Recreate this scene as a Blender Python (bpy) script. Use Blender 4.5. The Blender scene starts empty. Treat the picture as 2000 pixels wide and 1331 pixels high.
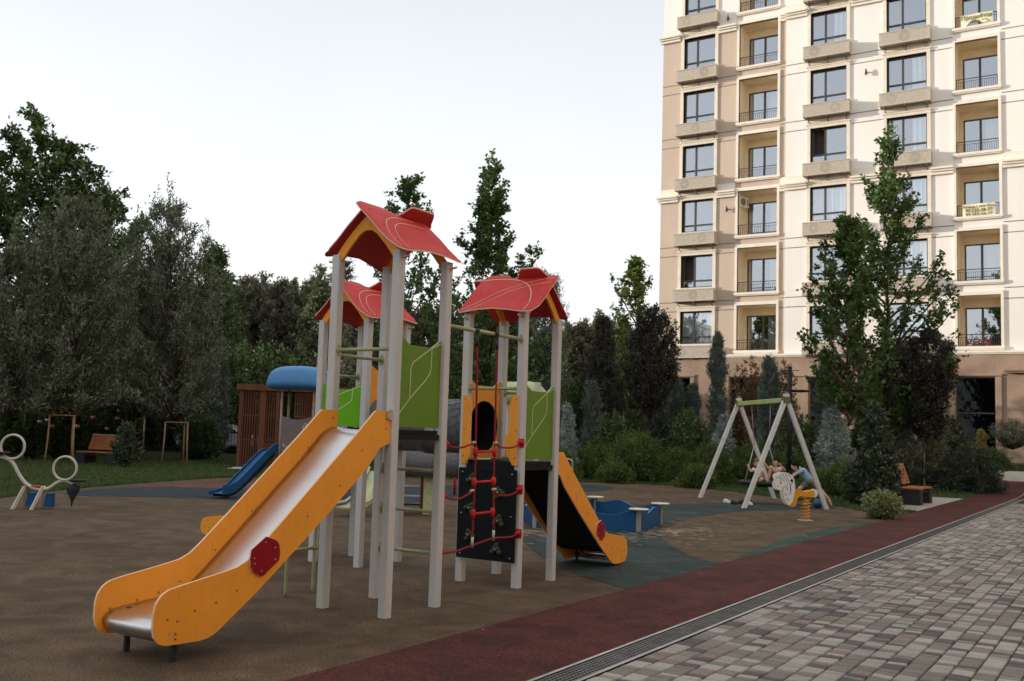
import bpy, math, random
import numpy as np
from mathutils import Vector, Matrix, Quaternion
# ---------------------------------------------------------------- camera, world, sun, exposure
SC = bpy.context.scene
COL = SC.collection
W_, H_ = 2000., 1331.
FPX, CAMH = 1944., 1.6
YAW, PITCH, ROLL = -math.radians(32.5), math.radians(5.16), math.radians(1.79)
cf = np.array([math.sin(YAW)*math.cos(PITCH), math.cos(YAW)*math.cos(PITCH), math.sin(PITCH)])
_r0 = np.array([math.cos(YAW), -math.sin(YAW), 0.]); _u0 = np.cross(_r0, cf)
cr = math.cos(ROLL)*_r0 + math.sin(ROLL)*_u0
cu = -math.sin(ROLL)*_r0 + math.cos(ROLL)*_u0
CP = np.array([0, 0, CAMH])
cam = bpy.data.cameras.new("camera"); camo = bpy.data.objects.new("camera", cam); COL.objects.link(camo)
camo.matrix_world = Matrix(((cr[0], cu[0], -cf[0], 0), (cr[1], cu[1], -cf[1], 0), (cr[2], cu[2], -cf[2], CAMH), (0, 0, 0, 1)))
cam.sensor_width = 36; cam.lens = FPX/W_*36; cam.clip_start = .1; cam.clip_end = 4000
cam.dof.use_dof = True; cam.dof.focus_distance = 9.3; cam.dof.aperture_fstop = 4.5
SC.camera = camo
SUN_TO = Vector((-.93, -.36, .165)).normalized()
wd = bpy.data.worlds.new("World"); SC.world = wd; wd.use_nodes = True
nt = wd.node_tree; bg = nt.nodes['Background']
sky = nt.nodes.new('ShaderNodeTexSky'); sky.sky_type = 'NISHITA'; sky.sun_disc = False
sky.sun_elevation = math.asin(SUN_TO.z); sky.sun_rotation = math.atan2(SUN_TO.x, SUN_TO.y)
sky.air_density = 1.0; sky.dust_density = 1.0; sky.ozone_density = 2.0
hs = nt.nodes.new('ShaderNodeHueSaturation'); hs.inputs['Saturation'].default_value = .42
nt.links.new(sky.outputs[0], hs.inputs['Color']); bg.inputs[1].default_value = .15
# thin bright high haze in front of the blue: paler near the horizon, a little bluer overhead
wtc = nt.nodes.new('ShaderNodeTexCoord'); wsp = nt.nodes.new('ShaderNodeSeparateXYZ'); nt.links.new(wtc.outputs['Generated'], wsp.inputs[0])
wrp = nt.nodes.new('ShaderNodeValToRGB'); nt.links.new(wsp.outputs[2], wrp.inputs[0]); we = wrp.color_ramp
we.elements[0].position = 0.0; we.elements[0].color = (.98, .97, .95, 1); we.elements[1].position = .9; we.elements[1].color = (1.0, 1.0, 1.0, 1)
q_ = we.elements.new(.22); q_.color = (.96, .97, .98, 1); q_ = we.elements.new(.42); q_.color = (.765, .80, .83, 1); q_ = we.elements.new(.55); q_.color = (.84, .88, .91, 1)
wn = nt.nodes.new('ShaderNodeTexNoise'); wn.inputs['Scale'].default_value = 1.6; wn.inputs['Detail'].default_value = 4; nt.links.new(wtc.outputs['Generated'], wn.inputs['Vector'])
wm = nt.nodes.new('ShaderNodeMapRange'); wm.inputs[1].default_value = .3; wm.inputs[2].default_value = .7; wm.inputs[3].default_value = 4.3; wm.inputs[4].default_value = 5.0; nt.links.new(wn.outputs[0], wm.inputs[0])
wv = nt.nodes.new('ShaderNodeVectorMath'); wv.operation = 'SCALE'; nt.links.new(wrp.outputs[0], wv.inputs[0]); nt.links.new(wm.outputs[0], wv.inputs['Scale'])
wx = nt.nodes.new('ShaderNodeMix'); wx.data_type = 'RGBA'; wx.inputs[0].default_value = .75; nt.links.new(hs.outputs[0], wx.inputs[6]); nt.links.new(wv.outputs[0], wx.inputs[7]); nt.links.new(wx.outputs[2], bg.inputs[0])
sl = bpy.data.lights.new("sun", 'SUN'); sl.energy = 3.0; sl.angle = math.radians(.6); sl.color = (1, .90, .79)
so = bpy.data.objects.new("sun", sl); COL.objects.link(so); so.rotation_euler = SUN_TO.to_track_quat('Z', 'Y').to_euler()
SC.view_settings.view_transform = 'Standard'; SC.view_settings.look = 'None'
SC.view_settings.exposure = 0.8; SC.view_settings.gamma = 1.0
SC.render.engine = 'CYCLES'
random.seed(7); RNG = np.random.default_rng(11)

# ---------------------------------------------------------------- measuring helpers (2000x1331 photo pixels -> metres)
def ray(x, y): return cf + cr*(x-W_/2)/FPX - cu*(y-H_/2)/FPX
def gr(x, y, z=0.):
    d = ray(x, y); t = (z-CAMH)/d[2]; p = CP+t*d; return Vector((p[0], p[1], z))
def onY(x, y, Y): d = ray(x, y); p = CP+d*(Y/d[1]); return Vector(p)
def onX(x, y, X): d = ray(x, y); p = CP+d*(X/d[0]); return Vector(p)
def atd(x, y, dep): return Vector(CP+ray(x, y)*dep)
def proj(p):
    d = np.array(p, float)-CP; z = d@cf
    return W_/2+FPX*(d@cr)/z, H_/2-FPX*(d@cu)/z
def hz(p, y):
    lo, hi = -5, 80
    for _ in range(50):
        m = (lo+hi)/2
        if proj((p[0], p[1], m))[1] > y: lo = m
        else: hi = m
    return m
def S(t): t = min(1, max(0, t)); return t*t*(3-2*t)
def tz(x, y): return .8*S((y-34)/14)*S((x+33)/8)
def spot(px, dep):
    """ground point seen in pixel column px at the given depth"""
    a = atd(px, 860, dep)
    for _ in range(4):
        z = tz(a.x, a.y); yy = proj((a.x, a.y, z))[1]; a = atd(px, yy, dep)
    return Vector((a.x, a.y, tz(a.x, a.y)))

# ---------------------------------------------------------------- materials
MATS = {}
def mat(name, rgb, rough=.55, metal=0., var=.12, vscale=6., bump=0., bscale=60., spec=.5, coat=0., rgb2=None, island=0., trans=0., streak=False, wear=0.):
    if name in MATS: return MATS[name]
    m = bpy.data.materials.new(name); m.use_nodes = True; t = m.node_tree; N = t.nodes; L = t.links
    b = N['Principled BSDF']; b.inputs['Roughness'].default_value = rough; b.inputs['Metallic'].default_value = metal
    b.inputs['Specular IOR Level'].default_value = spec; b.inputs['Coat Weight'].default_value = coat
    tc = N.new('ShaderNodeTexCoord'); mp = N.new('ShaderNodeMapping'); L.new(tc.outputs['Object'], mp.inputs[0])
    if streak: mp.inputs['Scale'].default_value = (1, 1, .12)
    nz = N.new('ShaderNodeTexNoise'); nz.inputs['Scale'].default_value = vscale; nz.inputs['Detail'].default_value = 6
    nz.inputs['Roughness'].default_value = .6; L.new(mp.outputs[0], nz.inputs['Vector'])
    mx = N.new('ShaderNodeMix'); mx.data_type = 'RGBA'
    c2 = rgb2 if rgb2 else tuple(c*(1-var*2) for c in rgb)
    c1 = rgb if rgb2 else tuple(min(1, c*(1+var)) for c in rgb)
    mx.inputs[6].default_value = (*c1, 1); mx.inputs[7].default_value = (*c2, 1)
    rp = N.new('ShaderNodeMapRange'); rp.inputs[1].default_value = .3; rp.inputs[2].default_value = .72
    L.new(nz.outputs[0], rp.inputs[0]); L.new(rp.outputs[0], mx.inputs[0]); out = mx.outputs[2]
    if island:
        ge = N.new('ShaderNodeNewGeometry'); h = N.new('ShaderNodeHueSaturation')
        r1 = N.new('ShaderNodeMapRange'); r1.inputs[3].default_value = 1-island; r1.inputs[4].default_value = 1+island
        L.new(ge.outputs['Random Per Island'], r1.inputs[0]); L.new(r1.outputs[0], h.inputs['Value'])
        r2 = N.new('ShaderNodeMath'); r2.operation = 'MULTIPLY_ADD'; r2.inputs[1].default_value = .05; r2.inputs[2].default_value = .475
        L.new(ge.outputs['Random Per Island'], r2.inputs[0]); L.new(r2.outputs[0], h.inputs['Hue'])
        L.new(out, h.inputs['Color']); out = h.outputs[0]
    if wear:
        n3 = N.new('ShaderNodeTexNoise'); n3.inputs['Scale'].default_value = 26; n3.inputs['Detail'].default_value = 9; n3.inputs['Roughness'].default_value = .7; n3.inputs['Distortion'].default_value = 1.2
        mp3 = N.new('ShaderNodeMapping'); mp3.inputs['Scale'].default_value = (1, 1, .3); L.new(tc.outputs['Object'], mp3.inputs[0]); L.new(mp3.outputs[0], n3.inputs['Vector'])
        r3 = N.new('ShaderNodeMapRange'); r3.inputs[1].default_value = .56; r3.inputs[2].default_value = .72; r3.inputs[3].default_value = 0; r3.inputs[4].default_value = wear; L.new(n3.outputs[0], r3.inputs[0])
        x3 = N.new('ShaderNodeMix'); x3.data_type = 'RGBA'; x3.inputs[7].default_value = (.16, .13, .10, 1); L.new(out, x3.inputs[6]); L.new(r3.outputs[0], x3.inputs[0]); out = x3.outputs[2]
    L.new(out, b.inputs['Base Color'])
    rr = N.new('ShaderNodeMapRange'); rr.inputs[3].default_value = max(.02, rough-.08); rr.inputs[4].default_value = min(1, rough+.12)
    L.new(nz.outputs[0], rr.inputs[0]); L.new(rr.outputs[0], b.inputs['Roughness'])
    if bump:
        n2 = N.new('ShaderNodeTexNoise'); n2.inputs['Scale'].default_value = bscale; n2.inputs['Detail'].default_value = 4
        L.new(tc.outputs['Object'], n2.inputs['Vector'])
        bp = N.new('ShaderNodeBump'); bp.inputs['Strength'].default_value = bump; bp.inputs['Distance'].default_value = .01
        L.new(n2.outputs[0], bp.inputs['Height']); L.new(bp.outputs[0], b.inputs['Normal'])
    if trans:
        tr = N.new('ShaderNodeBsdfTranslucent'); ms = N.new('ShaderNodeMixShader'); ms.inputs[0].default_value = trans
        L.new(out, tr.inputs[0]); L.new(b.outputs[0], ms.inputs[1]); L.new(tr.outputs[0], ms.inputs[2])
        L.new(ms.outputs[0], N['Material Output'].inputs[0])
    MATS[name] = m; return m
def leafmat(name, rgb, rgb2, isl=.35, trans=.3, rough=.5): return mat(name, rgb, rough, rgb2=rgb2, vscale=.9, island=isl, trans=trans, spec=.35)
def glassmat(name, refl=.5, tint=(.8, .85, .9)):
    m = bpy.data.materials.new(name); m.use_nodes = True; t = m.node_tree; N = t.nodes; L = t.links
    N.remove(N['Principled BSDF'])
    g = N.new('ShaderNodeBsdfGlossy'); g.inputs['Roughness'].default_value = .015; g.inputs['Color'].default_value = (.82, .88, .95, 1)
    nz = N.new('ShaderNodeTexNoise'); nz.inputs['Scale'].default_value = 1.1; tc = N.new('ShaderNodeTexCoord'); L.new(tc.outputs['Object'], nz.inputs['Vector'])
    bp = N.new('ShaderNodeBump'); bp.inputs['Strength'].default_value = .06; bp.inputs['Distance'].default_value = .02; L.new(nz.outputs[0], bp.inputs['Height']); L.new(bp.outputs[0], g.inputs['Normal'])
    tp = N.new('ShaderNodeBsdfTransparent'); tp.inputs[0].default_value = (*tint, 1)
    ms = N.new('ShaderNodeMixShader'); ms.inputs[0].default_value = 1-refl
    L.new(g.outputs[0], ms.inputs[1]); L.new(tp.outputs[0], ms.inputs[2]); L.new(ms.outputs[0], N['Material Output'].inputs[0])
    MATS[name] = m; return m

# ---------------------------------------------------------------- mesh builder
class MB:
    def __init__(s): s.v = []; s.f = []; s.m = []; s.sm = []
    def add(s, vs, fs, mi=0, sm=False):
        o = len(s.v); s.v += [tuple(v) for v in vs]
        for f in fs: s.f.append([i+o for i in f]); s.m.append(mi); s.sm.append(sm)
    def box(s, a, b, mi=0, M=None):
        x0, y0, z0 = a; x1, y1, z1 = b
        vs = [Vector(p) for p in [(x0, y0, z0), (x1, y0, z0), (x1, y1, z0), (x0, y1, z0), (x0, y0, z1), (x1, y0, z1), (x1, y1, z1), (x0, y1, z1)]]
        if M: vs = [M @ v for v in vs]
        s.add(vs, [(0, 3, 2, 1), (4, 5, 6, 7), (0, 1, 5, 4), (1, 2, 6, 5), (2, 3, 7, 6), (3, 0, 4, 7)], mi)
    def bar(s, p, q, w, d=None, mi=0, up=(0, 0, 1)):
        """rectangular bar from p to q"""
        p = Vector(p); q = Vector(q); d = d or w; t = (q-p).normalized(); u = Vector(up)
        if abs(t.dot(u)) > .95: u = Vector((0, 1, 0))
        a = t.cross(u).normalized()*(w/2); b = a.cross(t).normalized()*(d/2)
        vs = [p-a-b, p+a-b, p+a+b, p-a+b, q-a-b, q+a-b, q+a+b, q-a+b]
        s.add(vs, [(0, 3, 2, 1), (4, 5, 6, 7), (0, 1, 5, 4), (1, 2, 6, 5), (2, 3, 7, 6), (3, 0, 4, 7)], mi)
    def tube(s, pts, r, n=8, mi=0, closed=False, cap=True):
        pts = [Vector(p) for p in pts]; k = len(pts); rs = r if hasattr(r, '__len__') else [r]*k
        vs = []; prev = None
        for i in range(k):
            if closed: t = (pts[(i+1) % k]-pts[i-1])
            else: t = pts[min(i+1, k-1)]-pts[max(i-1, 0)]
            t.normalize()
            if prev is None:
                u = Vector((0, 0, 1)) if abs(t.z) < .9 else Vector((1, 0, 0)); a = t.cross(u).normalized()
            else: a = (prev - t*prev.dot(t)).normalized()
            prev = a; b = t.cross(a)
            for j in range(n):
                an = 2*math.pi*j/n; vs.append(pts[i]+(a*math.cos(an)+b*math.sin(an))*rs[i])
        fs = []
        for i in range(k if closed else k-1):
            for j in range(n):
                i2 = (i+1) % k; fs.append((i*n+j, i*n+(j+1) % n, i2*n+(j+1) % n, i2*n+j))
        s.add(vs, fs, mi, True)
        if cap and not closed:
            o = len(s.v)-len(vs)
            s.f.append([o+j for j in range(n)][::-1]); s.m.append(mi); s.sm.append(False)
            s.f.append([o+(k-1)*n+j for j in range(n)]); s.m.append(mi); s.sm.append(False)
    def prism(s, out, fn, d0, d1, mi=0, me=None, sm=False):
        """out: 2D outline; fn(u,v,d)->3D; extruded from d0 to d1; edges use slot me"""
        n = len(out); me = mi if me is None else me
        vs = [fn(u, v, d0) for u, v in out]+[fn(u, v, d1) for u, v in out]
        o = len(s.v); s.v += [tuple(v) for v in vs]
        s.f.append([o+i for i in range(n)][::-1]); s.m.append(mi); s.sm.append(False)
        s.f.append([o+n+i for i in range(n)]); s.m.append(mi); s.sm.append(False)
        for i in range(n):
            j = (i+1) % n; s.f.append([o+i, o+j, o+n+j, o+n+i]); s.m.append(me); s.sm.append(sm)
    def lathe(s, prof, c, n=20, mi=0, axis=(0, 0, 1), sm=True, cap=True):
        q = Vector((0, 0, 1)).rotation_difference(Vector(axis)); c = Vector(c); vs = []
        for r, z in prof:
            for j in range(n):
                a = 2*math.pi*j/n; vs.append(c+q @ Vector((r*math.cos(a), r*math.sin(a), z)))
        fs = [(i*n+j, i*n+(j+1) % n, (i+1)*n+(j+1) % n, (i+1)*n+j) for i in range(len(prof)-1) for j in range(n)]
        s.add(vs, fs, mi, sm); o = len(s.v)-len(vs)
        if cap:
            if prof[0][0] > 1e-4: s.f.append([o+j for j in range(n)][::-1]); s.m.append(mi); s.sm.append(False)
            if prof[-1][0] > 1e-4: s.f.append([o+(len(prof)-1)*n+j for j in range(n)]); s.m.append(mi); s.sm.append(False)
    def ell(s, c, r, n=12, mi=0, M=None):
        c = Vector(c); r = (r, r, r) if not hasattr(r, '__len__') else r; vs = []; k = n//2
        for i in range(k+1):
            th = math.pi*i/k
            for j in range(n):
                ph = 2*math.pi*j/n; p = Vector((r[0]*math.sin(th)*math.cos(ph), r[1]*math.sin(th)*math.sin(ph), r[2]*math.cos(th)))
                if M: p = M @ p
                vs.append(c+p)
        s.add(vs, [(i*n+j, (i+1)*n+j, (i+1)*n+(j+1) % n, i*n+(j+1) % n) for i in range(k) for j in range(n)], mi, True)
    def screw(s, c, nrm, r=.009, mi=0): s.lathe([(r, 0), (r*.8, .004), (0.0001, .005)], c, 8, mi, nrm)
    def ribbon(s, pts, w, nrm, off=.0015, mi=0):
        """thin inlay line lying on a surface"""
        pts = [Vector(p) for p in pts]; nrm = Vector(nrm).normalized(); vs = []
        for i, p in enumerate(pts):
            t = (pts[min(i+1, len(pts)-1)]-pts[max(i-1, 0)]).normalized(); a = t.cross(nrm)*(w/2)
            vs += [p+nrm*off-a, p+nrm*off+a]
        s.add(vs, [(2*i, 2*i+1, 2*i+3, 2*i+2) for i in range(len(pts)-1)], mi)
    def build(s, name, ms, parent=None, loc=None, bevel=0., seg=2, smooth=None):
        me = bpy.data.meshes.new(name); me.from_pydata(s.v, [], s.f); me.update()
        ms = ms if isinstance(ms, (list, tuple)) else [ms]
        for m in ms: me.materials.append(m)
        me.polygons.foreach_set('material_index', s.m); me.polygons.foreach_set('use_smooth', [bool(x) for x in s.sm] if smooth is None else [smooth]*len(s.f))
        o = bpy.data.objects.new(name, me); COL.objects.link(o)
        if parent: o.parent = parent
        if loc is not None: o.location = loc
        if bevel:
            b = o.modifiers.new('bevel', 'BEVEL'); b.width = bevel; b.segments = seg; b.limit_method = 'ANGLE'; b.angle_limit = math.radians(40); b.harden_normals = False
        return o
def tag(o, label, cat, group=None):
    o['label'] = label; o['category'] = cat
    if group: o['group'] = group
    return o
def struct(o, kind='structure'): o['kind'] = kind; return o
def thing(name, label, cat, loc=(0, 0, 0), rz=0., group=None):
    o = bpy.data.objects.new(name, None); COL.objects.link(o); o.location = loc; o.rotation_euler = (0, 0, rz); o.empty_display_size = .2
    return tag(o, label, cat, group)
def kids(o): return [c for c in bpy.data.objects if c.parent == o]
def dup(root, loc, rz=0., label=None, scale=None):
    def cp(o, par):
        c = o.copy(); COL.objects.link(c); c.parent = par
        for k in kids(o): cp(k, c)
        return c
    r = cp(root, None); r.location = loc; r.rotation_euler = (0, 0, rz)
    if scale: r.scale = scale if hasattr(scale, '__len__') else (scale,)*3
    if label: r['label'] = label
    return r
def smooth_poly(pts, k=6, closed=True):
    n = len(pts); out = []
    rng = range(n) if closed else range(n-1)
    for i in rng:
        g = (lambda j: pts[j % n]) if closed else (lambda j: pts[min(max(j, 0), n-1)])
        p0, p1, p2, p3 = [np.array(g(i+d), float) for d in (-1, 0, 1, 2)]
        for s_ in range(k):
            t = s_/k; out.append(tuple(.5*((2*p1)+(-p0+p2)*t+(2*p0-5*p1+4*p2-p3)*t*t+(-p0+3*p1-3*p2+p3)*t**3)))
    if not closed: out.append(tuple(pts[-1]))
    return out
# ================================================================ GROUND
def rubber(name, rgb, rgb2, fleck=.0):
    m = mat(name, rgb, .88, rgb2=rgb2, vscale=.55, bump=.5, bscale=170, spec=.25)
    t = m.node_tree; N = t.nodes; L = t.links; b = N['Principled BSDF']
    src = b.inputs['Base Color'].links[0].from_socket
    v = N.new('ShaderNodeTexNoise'); v.inputs['Scale'].default_value = 60; v.inputs['Detail'].default_value = 3
    tc = [n for n in N if n.type == 'TEX_COORD'][0]; L.new(tc.outputs['Object'], v.inputs['Vector'])
    r = N.new('ShaderNodeMapRange'); r.inputs[1].default_value = .3; r.inputs[2].default_value = .7; r.inputs[3].default_value = .35; r.inputs[4].default_value = 1.75
    L.new(v.outputs[0], r.inputs[0])
    # old stains and scuffs
    w = N.new('ShaderNodeTexNoise'); w.inputs['Scale'].default_value = 2.3; w.inputs['Detail'].default_value = 8; w.inputs['Distortion'].default_value = .8; L.new(tc.outputs['Object'], w.inputs['Vector'])
    r2 = N.new('ShaderNodeMapRange'); r2.inputs[1].default_value = .35; r2.inputs[2].default_value = .7; r2.inputs[3].default_value = .7; r2.inputs[4].default_value = 1.3; L.new(w.outputs[0], r2.inputs[0])
    mm = N.new('ShaderNodeMath'); mm.operation = 'MULTIPLY'; L.new(r.outputs[0], mm.inputs[0]); L.new(r2.outputs[0], mm.inputs[1])
    h = N.new('ShaderNodeHueSaturation'); L.new(src, h.inputs['Color']); L.new(mm.outputs[0], h.inputs['Value'])
    L.new(h.outputs[0], b.inputs['Base Color']); return m
M_brown = rubber('rubber_brown', (.112, .073, .043), (.078, .052, .032))
M_green = rubber('rubber_green', (.035, .052, .047), (.024, .038, .036))
M_greenl = rubber('rubber_green_light', (.036, .068, .05), (.03, .056, .042))
M_blue = rubber('rubber_blue', (.03, .04, .052), (.024, .033, .042))
M_red = rubber('rubber_red', (.078, .0205, .0165), (.058, .0155, .013))
M_redl = rubber('rubber_terracotta', (.14, .07, .048), (.10, .05, .037))
M_soil = mat('lawn_soil', (.022, .03, .012), .95, rgb2=(.03, .026, .014), vscale=3, bump=.6, bscale=25, spec=.1)
M_dirtstrip = mat('distant_ground', (.05, .055, .03), .95, vscale=.2, spec=.1)

def sheet(name, pts, z, m):
    me = bpy.data.meshes.new(name); me.from_pydata([(x, y, z) for x, y in pts], [], [list(range(len(pts)))]); me.materials.append(m)
    o = bpy.data.objects.new(name, me); COL.objects.link(o)
    return struct(o)
def terrain(name, x0, x1, y0, y1, nx, ny, dz, m, fn=None):
    xs = np.linspace(x0, x1, nx); ys = np.linspace(y0, y1, ny); b = MB()
    b.v = [(x, y, (fn or tz)(x, y)+dz) for y in ys for x in xs]
    for j in range(ny-1):
        for i in range(nx-1): b.f.append([j*nx+i, j*nx+i+1, (j+1)*nx+i+1, (j+1)*nx+i]); b.m.append(0); b.sm.append(True)
    return struct(b.build(name, m))
sheet('ground', [(-1500, -800), (1500, -800), (1500, 3000), (-1500, 3000)], -.06, M_dirtstrip)
terrain('lawn', -70, 25, -12, 90, 96, 103, -.022, M_soil)
XK0, XK1 = -3.36, -3.09          # kerb / drain band
XT = -4.56                        # left edge of the red track
play = [(XT, -9), (XT, 0), (XT, 8), (XT, 16), (XT, 21.6)]
curve = smooth_poly([(XT, 21.6), (-5.3, 23.5), (-6.5, 25.2), (-8.5, 27.0), (-10.5, 28.7), (-12.75, 29.9), (-15.5, 28.6), (-18.5, 26.0), (-20.8, 23.2), (-22.2, 20.2), (-21.3, 16.6), (-20.0, 13.4), (-18.3, 10.6), (-16.5, 7), (-15, 2), (-13.5, -3), (-12, -9)], 6, False)
PLAY = play+curve[1:]
sheet('playground_paving', PLAY, 0, M_brown)
sheet('green_rubber_patch', smooth_poly([(-8.3, 14.2), (-7.9, 12.9), (-7.15, 11.88), (-6.57, 11.17), (-5.99, 10.57), (-5.47, 10.09), (-5.0, 9.79)], 5, False)[:-1]+[(-5.0, 9.79), (-4.56, 9.52), (-4.56, 12.3)]+smooth_poly([(-4.6, 12.3), (-5.16, 12.72), (-5.91, 13.78), (-6.45, 14.68), (-6.91, 15.68)], 5, False)
      + smooth_poly([(-7.45, 17.5), (-7.55, 19.5), (-7.45, 21.2), (-6.7, 23.0), (-6.2, 24.0)], 4, False)+[(-6.35, 24.95)]+smooth_poly([(-6.8, 25.4), (-7.9, 24.4), (-8.7, 23.5), (-9.4, 22.0), (-9.9, 20.2), (-9.9, 17.5), (-9.2, 15.4)], 4, False), .004, M_green)
sheet('green_rubber_strip', smooth_poly([(XT, 12.44), (-4.76, 14.13), (-4.9, 15.9), (-4.92, 18.04), (-4.75, 20.4), (-4.56, 21.5)], 5, False), .004, M_greenl)
sheet('blue_rubber_disc', smooth_poly([(-15.2, 27.4), (-13.7, 27.2), (-12.9, 25.6), (-13.0, 23.8), (-14.3, 23.0), (-16.0, 24.2), (-16.3, 26.3)], 6), .004, M_blue)
sheet('blue_rubber_band', smooth_poly([(-18.9, 12.6), (-20.0, 14.6), (-19.2, 16.2), (-17.5, 17.6), (-17.6, 21.5), (-16.5, 23.0), (-14.6, 21.6), (-13.6, 18.8), (-13.2, 16.4), (-14.2, 14.6), (-16.5, 14.2), (-17.6, 13.2)], 6), .004, M_blue)
sheet('terracotta_rubber_patch', smooth_poly([(-20.3, 15.3), (-21.3, 18.0), (-21.4, 19.8), (-20.0, 22.2), (-18.4, 21.6), (-18.1, 19), (-18.3, 17.3), (-19.2, 16.5)], 6), .004, M_redl)
# sand spilled round the sandbox
M_sand = mat('loose_sand', (.30, .24, .17), .95, vscale=20, bump=.4, spec=.1)
b = MB()
for i in range(520):
    a = RNG.uniform(0, 2*math.pi); rr = abs(RNG.normal(0, 1)); x = -6.7+rr*math.cos(a)*.7; y = 15.6+rr*math.sin(a)*1.5
    if i % 4 == 0: x = -8.4+RNG.normal(0, .5); y = 13.5+RNG.normal(0, .25)
    s_ = RNG.uniform(.008, .045); n = 6; an = RNG.uniform(0, 6.28)
    b.add([(x+s_*(2.2 if k % 2 else 1.4)*math.cos(an+k*math.pi/3), y+s_*math.sin(an+k*math.pi/3), .0085+i*1e-6) for k in range(n)], [list(range(n))])
o = b.build('spilled_sand', M_sand); o['kind'] = 'stuff'
# fallen leaves and crumbs on the rubber
M_litter = mat('dry_leaf', (.30, .24, .14), .8, island=.4, spec=.2)
b = MB()
for i in range(170):
    x = RNG.uniform(-14, -3.5); y = RNG.uniform(3.5, 24); s_ = RNG.uniform(.008, .02); a = RNG.uniform(0, 6.28)
    c, s2 = math.cos(a), math.sin(a)
    b.add([(x-s_*c, y-s_*s2, .013), (x+s_*.5*s2, y-s_*.5*c, .018), (x+s_*c, y+s_*s2, .013), (x-s_*.5*s2, y+s_*.5*c, .02)], [(0, 1, 2, 3)])
o = b.build('fallen_leaves', M_litter); o['kind'] = 'stuff'
# red running track, drain and kerbs
terrain('running_track', XT, XK0, -9, 40.2, 3, 60, .008, M_red)
M_kerb = mat('galvanised_edge', (.42, .40, .38), .5, metal=.25, vscale=4, var=.15)
M_grate = mat('drain_grate', (.13, .125, .12), .45, metal=.6, var=.2)
M_pit = mat('drain_pit', (.012, .012, .012), .9)
terrain('kerb', XK0, XK0+.03, -9, 40.2, 2, 60, .016, M_kerb)
terrain('kerb', XK1-.028, XK1, -9, 40.2, 2, 60, .016, M_kerb)
terrain('drain_channel', XK0+.03, XK1-.028, -9, 40.2, 2, 60, -.012, M_pit)
b = MB()
xa, xb = XK0+.032, XK1-.03
for i in range(6):
    x = xa+(xb-xa)*(i+.5)/6
    b.box((x-.008, -9, .001), (x+.008, 34, .011))
y = -1.0
while y < 34:
    b.box((xa, y, .003), (xb, y+.012, .009 if int(y/.03) % 16 else .012)); y += .045 if y < 16 else .09
tag(b.build('drain_grating', M_grate), 'long dark slotted drainage grating between the red track and the block paving', 'drain grating')
# block paving: every block is real geometry
M_pave = mat('paving_block', (.30, .275, .245), .85, rgb2=(.235, .215, .19), vscale=30, bump=.7, bscale=230, spec=.3)
def pave_mat():
    m = M_pave; t = m.node_tree; N = t.nodes; L = t.links; b = N['Principled BSDF']
    ge = N.new('ShaderNodeNewGeometry'); cr_ = N.new('ShaderNodeValToRGB'); e = cr_.color_ramp; e.interpolation = 'CONSTANT'
    cols = [(0, (.335, .315, .285)), (.24, (.20, .185, .158)), (.46, (.28, .24, .21)), (.55, (.385, .36, .32)), (.68, (.115, .104, .103)), (.82, (.22, .205, .175)), (.93, (.255, .195, .17))]
    e.elements[0].position = 0; e.elements[0].color = (*cols[0][1], 1); e.elements[1].position = cols[1][0]; e.elements[1].color = (*cols[1][1], 1)
    for p, c in cols[2:]: q = e.elements.new(p); q.color = (*c, 1)
    L.new(ge.outputs['Random Per Island'], cr_.inputs[0])
    src = b.inputs['Base Color'].links[0].from_socket
    tc = [n for n in N if n.type == 'TEX_COORD'][0]
    n1 = N.new('ShaderNodeTexNoise'); n1.inputs['Scale'].default_value = 130; n1.inputs['Detail'].default_value = 3; L.new(tc.outputs['Object'], n1.inputs['Vector'])
    n2 = N.new('ShaderNodeTexNoise'); n2.inputs['Scale'].default_value = .45; n2.inputs['Detail'].default_value = 5; L.new(tc.outputs['Object'], n2.inputs['Vector'])
    r1 = N.new('ShaderNodeMapRange'); r1.inputs[1].default_value = .3; r1.inputs[2].default_value = .7; r1.inputs[3].default_value = .72; r1.inputs[4].default_value = 1.25; L.new(n1.outputs[0], r1.inputs[0])
    r2 = N.new('ShaderNodeMapRange'); r2.inputs[1].default_value = .3; r2.inputs[2].default_value = .7; r2.inputs[3].default_value = .84; r2.inputs[4].default_value = 1.1; L.new(n2.outputs[0], r2.inputs[0])
    mm = N.new('ShaderNodeMath'); mm.operation = 'MULTIPLY'; L.new(r1.outputs[0], mm.inputs[0]); L.new(r2.outputs[0], mm.inputs[1])
    h = N.new('ShaderNodeHueSaturation'); L.new(cr_.outputs[0], h.inputs['Color']); L.new(mm.outputs[0], h.inputs['Value']); L.new(h.outputs[0], b.inputs['Base Color'])
pave_mat()
M_joint = mat('joint_sand', (.06, .052, .042), .95, bump=.5, spec=.1)
terrain('paved_path', XK1, 22, -9, 46, 4, 60, -.006, M_joint)
PL = RNG.choice([.078, .112, .146, .19], size=4000, p=[.3, .28, .25, .17]).tolist()
PR = RNG.uniform(-1, 1, 9000).tolist()
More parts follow.
